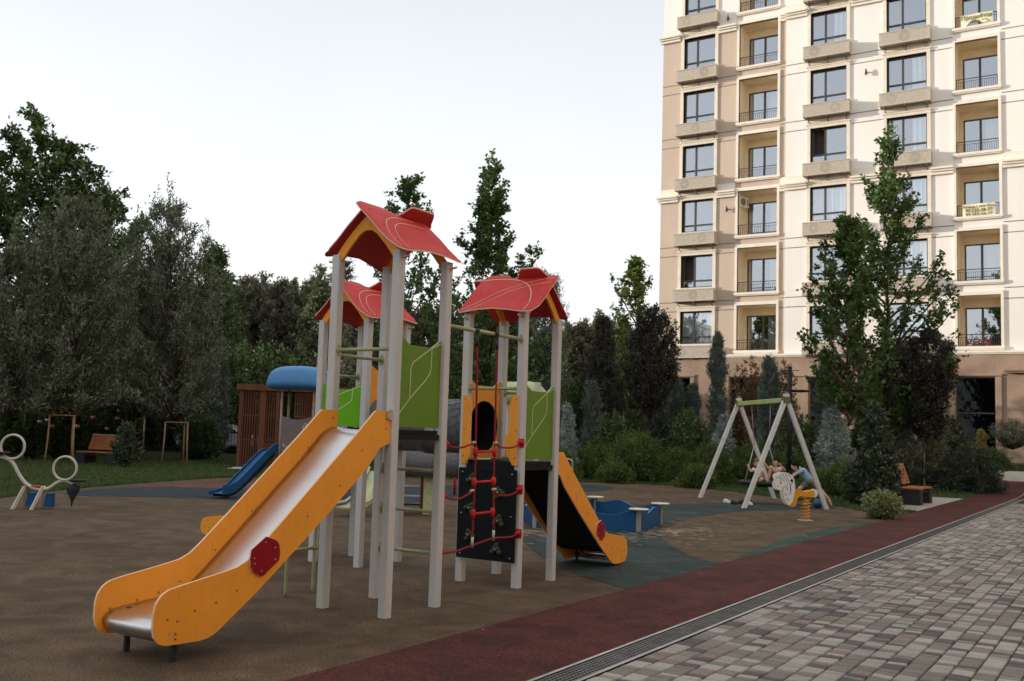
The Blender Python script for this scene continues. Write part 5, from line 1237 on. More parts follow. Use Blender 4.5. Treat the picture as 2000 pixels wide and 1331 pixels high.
def plant(name, label, cat, base, H, hb, R, env, NL, NT, NLV, leaf, mats, rise=.9, seed=1, group=None, trunk=.07, twig=.35, upb=.3, droop=0., lean=(0, 0), flat=.5, stem='trunk', fol='crown', barkm=None, shoots=0, limbr=1.0, rough_=0., wands=0, inner=.25, multi=0, rz=0.):
    rng = np.random.default_rng(seed); E_ = ENV[env]; t = thing(name, label, cat, base, rz, group)
    H0_ = H; H = max(H*.6, H-twig*(.55 if H > 2.5 else .35)-(.085*H if shoots else 0)); m = MB(); lean = np.array([lean[0], lean[1]])
    def axis(z): s_ = z/H; return np.stack([lean[0]*s_**1.5+.02*H*np.sin(s_*5+seed)*.4*s_, lean[1]*s_**1.5+.02*H*np.cos(s_*4+seed)*.3*s_, z], -1)
    if trunk and not multi:
        zs = np.linspace(-.1, H*.96, 12); P = axis(zs); rad = [trunk*(1-.93*max(0, z)/H)+(.03*trunk*8 if z < .05 else 0) for z in zs]; m.tube([tuple(p) for p in P], rad, 8)
    u = (np.arange(NL)+rng.uniform(0, 1, NL))/NL
    zt_ = hb+(H-hb)*u**.9; az = np.arange(NL)*2.399963+rng.uniform(-.5, .5, NL); rr = R*E_((zt_-hb)/(H-hb))*(rng.uniform(.72, 1.12, NL) if not rough_ else rng.choice([.35, .6, .8, .95, 1.05], NL)*rng.uniform(.85, 1.1, NL))
    z0 = np.clip(zt_-rr*rise*rng.uniform(.8, 1.2, NL), hb*.75 if rise > 0 else 0.02, H*.96)
    A0 = axis(z0); At = axis(zt_); tip = At+np.stack([rr*np.cos(az), rr*np.sin(az), np.zeros(NL)], -1)
    if multi: A0 = np.stack([.1*R*np.cos(az), .1*R*np.sin(az), np.zeros(NL)+.02], -1)
    if shoots:
        k = min(shoots, NL); idx = np.argsort(-zt_)[:k*3][rng.permutation(k*3)[:k]]; tip[idx, 2] += H*rng.uniform(.05, .14, k)
    mid = (A0+tip)/2; mid[:, 2] -= .12*np.abs(rr)*np.sign(rise if rise else 1); mid[:, :2] += rng.normal(0, .06*R, (NL, 2))
    def limb(i, s_): return ((1-s_)**2)[:, None]*A0[i]+(2*s_*(1-s_))[:, None]*mid[i]+(s_**2)[:, None]*tip[i]
    step = 1 if NL <= 90 else 2
    for i in range(0, NL, step):
        s_ = np.linspace(0, .93, 5); P = limb(np.full(5, i), s_); L_ = np.linalg.norm(tip[i]-A0[i]); r0 = min(trunk*.55, .016+.011*L_)*limbr if trunk else .012
        m.tube([tuple(p) for p in P], [r0*(1-.8*x) for x in s_], 5)
    if m.v: m.build(stem, barkm or M_bark, t)
    # twigs
    li = np.repeat(np.arange(NL), NT); ss = inner+(1-inner)*rng.uniform(0, 1, len(li))**.75
    TB_ = limb(li, ss); ld_ = unit(tip[li]-mid[li]); tw = unit(ld_+rng.normal(0, .75, (len(li), 3))+np.array([0, 0, upb])); tl = twig*rng.uniform(.5, 1.25, len(li))*(1.15-.5*ss)
    li2 = np.repeat(np.arange(len(li)), NLV); q = rng.uniform(.1, 1, len(li2))
    P = TB_[li2]+tw[li2]*(tl[li2]*q)[:, None]+rng.normal(0, .035*twig/.35, (len(li2), 3)); P[:, 2] -= droop*q**2*tl[li2]
    D = tw[li2]*.8+rng.normal(0, .6, P.shape)+np.array([0, 0, upb*.5-droop])
    P[:, 2] = np.maximum(P[:, 2], .02)
    if wands:
        top_i = np.argsort(-tip[:, 2])[:int(NL*.6)]; wi = rng.choice(top_i, wands); wb = tip[wi]; wl = rng.uniform(.6, 1.7, wands); wd_ = unit(rng.normal(0, .16, (wands, 3))+np.array([0, 0, 1.])); nl = 34
        q2 = rng.uniform(0, 1, (wands, nl)); PW = (wb[:, None]+wd_[:, None]*(wl[:, None]*q2)[..., None]).reshape(-1, 3)+rng.normal(0, .03, (wands*nl, 3)); DW = np.repeat(wd_, nl, 0)*.5+rng.normal(0, .5, PW.shape)+np.array([0, 0, .15])
        P = np.concatenate([P, PW]); D = np.concatenate([D, DW])
    V, F = leafmesh(P, D, leaf[0], leaf[1], rng, flat)
    npmesh(fol, V, F, mats, t)
    return t
L_maple = leafmat('leaf_maple', (0.1159, 0.1769, 0.0488), (0.0616, 0.1053, 0.0314), isl=.45, trans=.32)
L_maplel = leafmat('leaf_maple_light', (0.1708, 0.2196, 0.0427), (0.0896, 0.1288, 0.0291), isl=.4, trans=.4)
L_dark = leafmat('leaf_dark', (0.0976, 0.1464, 0.0415), (0.0493, 0.0829, 0.0269), isl=.45, trans=.25)
L_silver = leafmat('leaf_silver', (.26, .285, .19), (.095, .115, .065), isl=.65, trans=.22, rough=.55)
L_far = leafmat('leaf_far', (.22, .245, .135), (.115, .14, .072), isl=.4, trans=.25)
L_far2 = leafmat('leaf_far_olive', (.20, .19, .135), (.125, .125, .085), isl=.4, trans=.25)
L_purple = leafmat('leaf_purple', (.075, .070, .050), (.036, .034, .028), isl=.5, trans=.15)
L_brown = leafmat('leaf_brown', (.30, .165, .10), (.15, .11, .06), isl=.5, trans=.2)
L_jun = leafmat('needle_juniper', (.23, .27, .22), (.11, .145, .12), isl=.4, trans=.1, rough=.7)
L_blue = leafmat('needle_blue', (.46, .53, .50), (.24, .30, .29), isl=.4, trans=.08, rough=.7)
L_spr = leafmat('needle_dark', (0.1220, 0.1159, 0.0976), (0.0582, 0.0582, 0.0493), isl=.5, trans=.1, rough=.7)
L_spread = leafmat('needle_green', (0.1525, 0.2196, 0.0488), (0.0504, 0.0840, 0.0246), isl=.45, trans=.12, rough=.7)
L_laurel = leafmat('leaf_laurel', (0.1037, 0.1342, 0.0732), (0.0504, 0.0694, 0.0426), isl=.5, trans=.12, rough=.32)
L_var = leafmat('leaf_variegated', (.38, .40, .18), (.14, .18, .06), isl=.5, trans=.2)
L_yel = leafmat('needle_gold', (.42, .34, .11), (.22, .18, .06), isl=.35, trans=.15)
L_bush = leafmat('leaf_bush', (0.1403, 0.1891, 0.0671), (0.0650, 0.0986, 0.0392), isl=.5, trans=.2)
L_bushl = leafmat('leaf_bush_light', (.080, .13, .022), (.04, .07, .016), isl=.4, trans=.25)
L_olive = leafmat('leaf_olive', (.24, .25, .165), (.12, .135, .09), isl=.45, trans=.2)
def sp(px, dep, top, wpx): q = spot(px, dep); return q, hz(q, top)-q.z, wpx*dep/FPX
def T(name, label, cat, px, dep, top, wpx, **k):
    q, H, R = sp(px, dep, top, wpx); return plant(name, label, cat, q, H, k.pop('hb', 1.2) if 'hbf' not in k else H*k.pop('hbf'), R, k.pop('env'), k.pop('NL'), k.pop('NT'), k.pop('NLV'), k.pop('leaf'), k.pop('m'), **k)
# ---- left: big trees
T('broadleaf_tree', 'tallest dark green tree at the left edge, its crown cut by the picture frame', 'tree', 40, 47, 200, 190, env='round', hb=2.5, NL=110, NT=26, NLV=11, leaf=(.24, .17), m=L_dark, trunk=.3, twig=.85, seed=3, shoots=12)
T('broadleaf_tree', 'broad dark tree stepping down right of the tallest left tree', 'tree', 165, 49, 330, 120, env='round', hb=1.5, NL=80, NT=24, NLV=10, leaf=(.24, .17), m=L_dark, trunk=.2, twig=.8, seed=4, shoots=10)
T('broadleaf_tree', 'dark tree outside the left edge with only its right limbs in view', 'tree', -110, 46, 230, 170, env='round', hb=1.5, NL=80, NT=22, NLV=10, leaf=(.25, .18), m=L_dark, trunk=.25, twig=.8, seed=5)
SLK = dict(env='round', NT=22, NLV=11, leaf=(.17, .042), m=L_silver, rise=1.3, twig=.6, upb=.75, flat=.3, wands=30)
T('silver_tree', 'silvery narrow-leaved tree on a staked trunk left of the left bench', 'tree', 125, 34.3, 385, 115, hb=2.1, NL=90, trunk=.09, seed=6, **SLK)
T('silver_tree', 'silvery tree with long upright shoots against the sky, above the lone stake frame', 'tree', 342, 37, 392, 105, lean=(-.7, -.45), hb=2.0, NL=80, trunk=.085, seed=7, **SLK)
T('silver_tree', 'lower silvery tree at the left edge behind the seesaw rings', 'tree', 15, 33, 470, 90, hb=2.0, NL=70, trunk=.07, seed=8, **SLK)
T('silver_tree', 'thin leaning silvery tree between the left bench and the stake frame', 'tree', 262, 38.2, 470, 80, hb=2.2, NL=60, trunk=.06, seed=9, lean=(.5, .3), **SLK)
T('green_tree', 'soft mid-green tree filling the gap right of the long-shoot silvery tree', 'tree', 395, 46, 480, 75, env='ovate', hb=1.4, NL=70, NT=24, NLV=12, leaf=(.17, .08), m=L_bush, trunk=.12, twig=.6, seed=10, upb=.5)
T('green_tree', 'mid-green tree with dense low crown behind the leaning silvery tree', 'tree', 215, 43, 520, 80, env='ovate', hb=1.2, NL=70, NT=24, NLV=12, leaf=(.16, .08), m=L_bush, trunk=.12, twig=.6, seed=12)
T('juniper', 'slim blue-grey juniper spire left of the slatted playhouse', 'juniper', 422, 42, 665, 24, env='column', hb=.1, NL=120, NT=10, NLV=12, leaf=(.15, .03), m=L_jun, trunk=.05, twig=.35, upb=1.3, rise=2.2, seed=13, flat=.1)
T('dark_shrub', 'small dark shrub standing in front of the left bench', 'shrub', 243, 32.6, 828, 28, env='ovate', hb=.1, NL=60, NT=12, NLV=10, leaf=(.08, .045), m=L_laurel, trunk=.02, twig=.22, seed=14)
T('shrub', 'dark loose shrub before the iron fence, left of the spire juniper', 'shrub', 385, 40, 800, 36, env='ball', hb=.05, NL=80, NT=14, NLV=10, leaf=(.11, .05), m=L_dark, trunk=.02, multi=1, twig=.35, seed=18)
# rose bushes with flowers
M_rose = mat('rose_petal', (.62, .20, .17), .7, island=.35); M_rosew = mat('rose_white', (.62, .56, .50), .7)
for i, (px, dep, top, w_, lab) in enumerate(((60, 37, 770, 45, 'dark rose bush behind the seesaw, leftmost of the rose row'), (110, 38, 745, 48, 'rose bush with pale flowers left of the staked trunk'), (170, 38.5, 735, 55, 'rose bush with the thickest cluster of coral flowers above the left bench'), (228, 39, 745, 42, 'rose bush with few pink flowers at the right end of the rose row'), (0, 36, 780, 40, 'flowerless rose bush cut by the left edge'))):
    t = T('rose_bush', lab, 'rose bush', px, dep, top, w_, env='ball', hb=.15, NL=70, NT=14, NLV=11, leaf=(.10, .06), m=L_dark, trunk=.02, multi=1, twig=.35, seed=20+i)
    q, H, R = sp(px, dep, top, w_)
    if i < 4:
        for kk in range((4, 7, 13, 6)[i]):
            a = RNG.uniform(-2.6, -.2); z = H*RNG.uniform(.35, .92); r_ = R*math.sqrt(max(.05, 1-(2*z/H-1)**2))*1.0; m = MB(); s_ = RNG.uniform(.07, .13)
            for pth in range(9): b_ = pth*2.4; m.ell((s_*.45*math.cos(b_), s_*.45*math.sin(b_), s_*.1*pth/3), (s_*.5, s_*.35, s_*.45), 6)
            o = m.build('rose_flower', M_rosew if kk % 4 == 3 else M_rose, t); vdir = Vector((CP[0]-q.x, CP[1]-q.y, 0)).normalized(); sd = Vector((-vdir.y, vdir.x, 0)); o.location = vdir*(r_*abs(math.sin(a))*1.02+.3)+sd*r_*math.cos(a)+Z3*z
# hedge mass behind the fence and across the back of the yard
for i, (px, dep, top, w_, lab) in enumerate(((300, 55, 690, 130, 'tall dark hedge behind the iron fence left of the spire juniper'), (470, 56, 660, 130, 'tall dark hedge behind the slatted playhouse'), (40, 52, 640, 150, 'tall dark hedge behind the rose bushes at the left edge'), (640, 60, 690, 120, 'dark hedge behind the blue-roofed tower and the third red roof'), (820, 58, 690, 130, 'dark hedge seen between the tower posts in the middle'), (1000, 56, 680, 110, 'dark hedge behind the right-hand red roofed tower'))):
    T('tall_hedge', lab, 'hedge', px, dep, top, w_, env='ball', hb=.05, NL=150, NT=24, NLV=9, leaf=(.24, .15), m=L_dark, trunk=.05, multi=1, twig=.8, seed=40+i)
# ---- far tree line: three kinds, copied
FK = []
for i, (mm, en) in enumerate(((L_far, 'ovate'), (L_far2, 'column'), (L_far, 'spire'))):
    FK.append(plant('far_tree', 'grey-green tree in the dense tree line beyond the yard', 'tree', (0, 0, 0), 12., .8, 2.1, en, 80, 26, 11, (.26, .15), mm, trunk=.14, twig=.75, seed=60+i, group='trees of the far tree line', upb=.6, rise=1.3, shoots=8))
FT = [(405, 66, 520, 1), (438, 64, 508, 0), (472, 66, 497, 1), (505, 70, 512, 2), (532, 64, 505, 1), (562, 66, 517, 0), (592, 68, 512, 1), (618, 62, 498, 2), (655, 66, 560, 0), (690, 66, 555, 1), (735, 64, 560, 0), (775, 66, 540, 2), (820, 64, 555, 1), (860, 64, 548, 0), (900, 64, 560, 1), (945, 66, 560, 2), (985, 64, 560, 0), (1020, 68, 560, 1), (1100, 66, 605, 0), (1130, 66, 592, 1), (1158, 68, 588, 2), (1185, 66, 590, 1), (1215, 66, 598, 0), (1262, 68, 596, 1), (350, 62, 510, 0), (290, 62, 500, 2)]
for i, (px, dep, top, kk) in enumerate(FT):
    q = spot(px, dep); H = hz(q, top)-q.z; s_ = H/12.9
    r = FK[kk] if i in (1, 0, 3) and False else dup(FK[kk], q, i*1.7, None, (s_*1.05, s_*1.05, s_))
for f in FK:
    for c_ in kids(f): bpy.data.objects.remove(c_)
    bpy.data.objects.remove(f)
T('sparse_tree', 'thin sparse-crowned tree rising left of the tallest red roof', 'tree', 655, 52, 468, 55, env='ovate', hb=2, NL=60, NT=14, NLV=9, leaf=(.16, .06), m=L_far2, trunk=.1, twig=.6, seed=70, upb=.8, rise=1.3, shoots=10)
T('sparse_tree', 'feathery grey tree rising behind the right-hand red roof', 'tree', 1062, 50, 505, 62, env='ovate', hb=2, NL=70, NT=15, NLV=10, leaf=(.15, .045), m=L_silver, trunk=.1, twig=.7, seed=71, upb=.8, rise=1.3, shoots=12)
# ---- maples
MK = dict(leaf=(.15, .135), rise=1.1, upb=.4, flat=.6, rough_=1.)
T('maple_tree', 'maple with a narrow top standing straight behind the tallest red roof', 'tree', 778, 44, 290, 108, env='airy', hb=2.2, NL=64, NT=15, NLV=9, m=L_maple, trunk=.13, twig=.5, seed=80, shoots=6, **MK)
T('maple_tree', 'tall full maple between the tallest roof and the right-hand roof', 'tree', 945, 39, 306, 136, env='airy', hb=2.0, NL=100, NT=19, NLV=10, m=L_maple, trunk=.13, twig=.5, seed=81, shoots=8, **MK)
T('maple_tree', 'slender light green maple left of the building corner', 'tree', 1238, 46, 470, 84, env='airy', hb=2.2, NL=64, NT=14, NLV=9, m=L_maplel, trunk=.09, twig=.45, seed=82, shoots=6, **MK)
T('maple_tree', 'maple on the bare reddish trunk right of the swing', 'tree', 1656, 30.5, 420, 92, env='airy', hb=2.6, NL=70, NT=15, NLV=9, m=L_maple, trunk=.095, twig=.42, seed=83, barkm=mat('bark_red', (.20, .11, .08), .85, rgb2=(.13, .075, .055), vscale=9, bump=.5, bscale=25, streak=True), **{**MK, 'leaf': (.135, .12)})
T('maple_tree', 'tallest maple in front of the building, crown spreading over the base storey', 'tree', 1735, 33.5, 256, 124, env='airy', hb=2.2, NL=90, NT=16, NLV=9, m=L_maple, trunk=.12, twig=.5, seed=84, shoots=8, **{**MK, 'leaf': (.14, .125)})
# ---- purple trees, spruces, junipers
PK = dict(env='goblet', leaf=(.10, .07), rise=1.4, upb=.9, m=L_purple)
T('purple_tree', 'dark purple round-headed tree left of the building corner', 'tree', 1268, 39, 600, 54, hb=2.7, NL=90, NT=20, NLV=10, trunk=.08, twig=.42, seed=90, rough_=0, **{**PK, 'env': 'ball'})
T('purple_tree', 'dark purple goblet-shaped tree beneath the tallest maple', 'tree', 1812, 32.5, 645, 62, hb=1.9, NL=100, NT=18, NLV=10, trunk=.06, twig=.4, seed=91, **PK)
T('spruce', 'dark spruce cone left of the light maple', 'spruce', 1172, 43, 615, 62, env='cone', hb=.2, NL=150, NT=22, NLV=10, rough_=1, leaf=(.14, .03), m=L_spr, trunk=.08, twig=.4, rise=-.12, upb=-.05, droop=.15, seed=92)
T('blue_spruce', 'frosty blue spruce behind the left legs of the swing', 'spruce', 1412, 35, 812, 44, env='cone', hb=.05, NL=70, NT=16, NLV=12, rough_=1, leaf=(.085, .022), m=L_blue, trunk=.03, twig=.2, rise=.25, upb=.2, seed=93)
T('blue_spruce', 'largest frosty blue spruce beside the right leg of the swing', 'spruce', 1628, 30.5, 792, 56, env='cone', hb=.05, NL=90, NT=18, NLV=13, rough_=1, leaf=(.085, .022), m=L_blue, trunk=.04, twig=.28, rise=.2, upb=.15, seed=94)
T('blue_spruce', 'blue spruce half hidden by the post of the right-hand tower', 'spruce', 1106, 34, 790, 28, env='cone', hb=.05, NL=60, NT=14, NLV=12, rough_=1, leaf=(.085, .022), m=L_blue, trunk=.03, twig=.24, rise=.25, upb=.2, seed=95)
JK = dict(env='column', rough_=1, hb=.08, leaf=(.13, .026), m=L_jun, upb=1.2, flat=.1)
for i, (px, dep, top, w_, nl, rs_, lab) in enumerate(((1400, 40, 652, 27, 130, 1.6, 'open-branched blue-grey juniper in front of the lowest left balcony'), (1318, 43, 738, 30, 110, 2.2, 'soft grey juniper column just right of the dark purple tree'), (1352, 43, 752, 24, 90, 2.2, 'grey juniper column left of the open-branched one'), (1500, 38, 700, 34, 140, 2.6, 'fountain-like juniper behind the swing crossbar'), (1722, 34, 692, 34, 130, 1.8, 'silver-grey juniper in front of the trunk of the tallest maple'), (1608, 37, 712, 30, 120, 2.4, 'green-grey juniper column right of the lamp post'), (1152, 40, 745, 26, 90, 2.0, 'grey juniper in front of the dark spruce'), (1062, 41, 640, 40, 120, 1.6, 'broad silver juniper left of the spruce, behind the right-hand tower'), (1290, 44, 745, 22, 80, 2., 'narrow grey juniper under the dark purple crown'))):
    T('juniper', lab, 'juniper', px, dep, top, w_, NL=nl, NT=12, NLV=12, trunk=.04, twig=.36, rise=rs_, seed=100+i, **JK)
for i, (px, dep, top, w_, lab) in enumerate(((1462, 41, 694, 38, 'rust-brown shrub left of the fountain-like juniper'), (1530, 42, 700, 26, 'rust-brown shrub by the lamp post'), (1128, 44, 735, 40, 'fresh green shrub beside the right-hand tower'), (1345, 38, 795, 38, 'dark round shrub left of the swing'), (1560, 35, 805, 38, 'glossy green shrub behind the swing and lamp post'), (1455, 42, 765, 20, 'small bright green shrub above the swing crossbar'), (1800, 34, 792, 62, 'large grey-green rounded shrub behind the right bench'), (1856, 36, 812, 32, 'dark shrub between the right bench and the building'), (1690, 38, 790, 30, 'green shrub behind the staked maple'), (1240, 45, 800, 30, 'dark shrub in front of the service hut'), (1190, 38, 800, 34, 'dark shrub at the foot of the spruce'), (1290, 40, 800, 34, 'dark shrub behind the purple tree stakes'))):
    mm = [L_brown, L_brown, L_bushl, L_bush, L_bush, L_bushl, L_olive, L_laurel, L_bush, L_bush, L_bush, L_laurel][i]
    T('shrub', lab, 'shrub', px, dep, top, w_, env='ball', hb=.1, NL=80, NT=15, NLV=11, leaf=(.11, .06) if i not in (6,) else (.10, .035), m=mm, trunk=.02, multi=1, twig=.32, seed=130+i, upb=.6)
T('laurel_bush', 'large glossy-leaved laurel bush overhanging the right bench', 'laurel', 1712, 24.8, 778, 32, env='ovate', hb=.3, NL=120, NT=11, NLV=9, leaf=(.15, .055), m=L_laurel, trunk=.03, multi=1, twig=.3, seed=150, upb=.35, droop=.25)
T('laurel_bush', 'dense low laurel mass behind the clipped round bush, left of the right bench', 'laurel', 1704, 25.6, 885, 44, env='ball', hb=.1, NL=110, NT=13, NLV=10, leaf=(.12, .05), m=L_laurel, trunk=.02, multi=1, twig=.28, seed=151, upb=.4)
T('shrub', 'small-leaved yellow-green shrub at the lawn corner, left of the laurel', 'shrub', 1672, 25.8, 900, 30, env='ball', hb=.05, NL=90, NT=13, NLV=12, leaf=(.055, .035), m=L_bush, trunk=.02, multi=1, twig=.24, seed=152)
T('round_bush', 'clipped round variegated bush at the corner of the playground and the track', 'bush', 1723, 20.9, 958, 34, env='ball', hb=.03, NL=130, NT=14, NLV=12, leaf=(.042, .026), m=L_var, trunk=.015, multi=1, twig=.13, seed=153, inner=.5)
T('gold_conifer', 'small golden conifer with a pointed tip by the building window', 'conifer', 1916, 40.5, 842, 19, env='cone', hb=.05, NL=90, NT=10, NLV=11, leaf=(.07, .03), m=L_yel, trunk=.03, twig=.18, rise=.9, upb=.8, seed=154)
T('small_olive_tree', 'small round-crowned olive tree at the right edge of the picture', 'tree', 1978, 41, 822, 44, env='ball', hb=.95, NL=70, NT=12, NLV=10, leaf=(.08, .024), m=L_olive, trunk=.035, twig=.28, seed=155)
SK = dict(env='dome', hb=.0, leaf=(.13, .024), m=L_spread, rise=.45, upb=.35, flat=.1, trunk=.02, multi=1)
for i, (px, dep, top, w_, lab) in enumerate(((1168, 37, 872, 56, 'wide spreading juniper below the grey juniper and spruce'), (1238, 33.5, 842, 60, 'spreading juniper with a raised arching branch left of the purple tree stakes'), (1322, 34, 880, 52, 'spreading juniper right of the purple tree stakes'), (1385, 33.5, 868, 40, 'spreading juniper touching the left leg of the swing'), (1128, 35, 882, 34, 'low spreading juniper next to the right orange slide'), (1202, 32.6, 912, 26, 'small tuft juniper in the open lawn, left one'), (1362, 31.0, 915, 28, 'small tuft juniper in the open lawn, right one by the swing leg'), (1470, 34, 868, 42, 'spreading juniper seen through the swing frame, left side'), (1545, 30.5, 880, 46, 'spreading juniper seen through the swing frame, right side'), (1895, 33, 868, 56, 'dark spreading juniper right of the litter bin'), (1935, 39.8, 880, 32, 'spreading juniper under the golden conifer'), (1270, 33.5, 898, 34, 'low spreading juniper in front of the purple tree stakes'), (1600, 28.8, 925, 30, 'low spreading juniper behind the dark blue ball'), (1090, 33, 880, 36, 'spreading juniper glimpsed right of the tower post'), (1655, 29, 905, 40, 'spreading juniper at the foot of the staked maple'))):
    T('spreading_juniper', lab, 'juniper', px, dep, top, w_, NL=80, NT=16, NLV=11, twig=.42, seed=170+i, **{**SK, 'm': L_laurel if i in (9,) else L_spread})
# ragged low growth covering the soil under the shrubs
rng = np.random.default_rng(5); n = 60000
X_ = rng.uniform(-30, -5, n); Y_ = rng.uniform(26, 48, n); k_ = lawn_ok(X_, Y_) & (Y_ > 33.5+.25*(X_+12)); X_, Y_ = X_[k_], Y_[k_]
P = np.stack([X_, Y_, tzv(X_, Y_)+rng.uniform(0, .3, len(X_))*(.5+.5*np.sin(X_*1.3)*np.cos(Y_*1.1))], 1); D = rng.normal(0, .6, P.shape)+np.array([0, 0, .7])
V, F = leafmesh(P, D, .12, .04, rng); o = npmesh('ground_cover', V, F, L_dark); o['kind'] = 'stuff'
# ================================================================ CHILDREN
M_skin = mat('skin', (.66, .39, .28), .55, var=.06, vscale=14, spec=.35)
M_hairb = mat('hair_black', (.010, .008, .007), .7, spec=.1, var=.2, vscale=60)
M_hairr = mat('hair_brown', (.12, .045, .025), .5, var=.2, vscale=60)
M_eye = mat('eye_dark', (.02, .015, .012), .25); M_eyew = mat('eye_white', (.65, .62, .6), .3); M_lip = mat('lip', (.38, .12, .10), .5)
def remesh(o, v, it=4):
    r = o.modifiers.new('fuse', 'REMESH'); r.mode = 'VOXEL'; r.voxel_size = v; r.use_smooth_shade = True
    s_ = o.modifiers.new('relax', 'SMOOTH'); s_.iterations = it; s_.factor = .5
def capsule(m, p, q, a, b_, n=12):
    p, q = Vector(p), Vector(q); k = 4; m.tube([p+(q-p)*i/k for i in range(k+1)], [a+(b_-a)*i/k for i in range(k+1)], n, 0); m.ell(p, a, 12); m.ell(q, b_, 12)
def hand(m, w, d, nrm, sc, curl=.6, spread=.16):
    """palm at w pointing along d, palm normal nrm; five separate bent fingers"""
    d = Vector(d).normalized(); nrm = Vector(nrm); nrm = (nrm-d*nrm.dot(d)).normalized(); side = d.cross(nrm)
    pl = .052*sc; m.ell(w+d*pl*.5, (1, 1, 1), 10, 0, Matrix((side*.026*sc, d*.034*sc, nrm*.012*sc)).transposed())
    for i, (ln, off) in enumerate(((.046, -1.5), (.052, -.5), (.048, .5), (.038, 1.5))):
        a = w+d*pl*.9+side*off*.0125*sc; dd = (d+side*off*spread).normalized(); r = .0062*sc; c_ = 0.; pts = [a]
        for s_ in (.45, .3, .25): c_ += curl*.55; pts.append(pts[-1]+(dd*math.cos(c_)+nrm*math.sin(c_))*ln*s_*sc)
        m.tube(pts, [r*1.15, r*1.05, r*.95, r*.8], 7); m.ell(pts[-1], r*.8, 6)
    a = w+d*pl*.25+side*-.022*sc; p1_ = a+(d*.5-side*.8+nrm*.35).normalized()*.024*sc; p2_ = p1_+(d*.8-side*.15+nrm*.5).normalized()*.02*sc; m.tube([a, p1_, p2_], [.0085*sc, .0075*sc, .006*sc], 7); m.ell(p2_, .006*sc, 6)
def foot(m, an, d, sc):
    d = Vector(d).normalized(); side = d.cross(Z3).normalized() if abs(d.z) < .9 else Vector((1, 0, 0)); up = side.cross(d)
    capsule(m, an-d*.02*sc-up*.02*sc, an+d*.10*sc-up*.032*sc, .030*sc, .022*sc)
    for i in range(5): q = an+d*(.115-.006*abs(i-1))*sc-up*.036*sc+side*(i-2)*.0135*sc; m.ell(q, (.012*sc if i else .015*sc), 6)
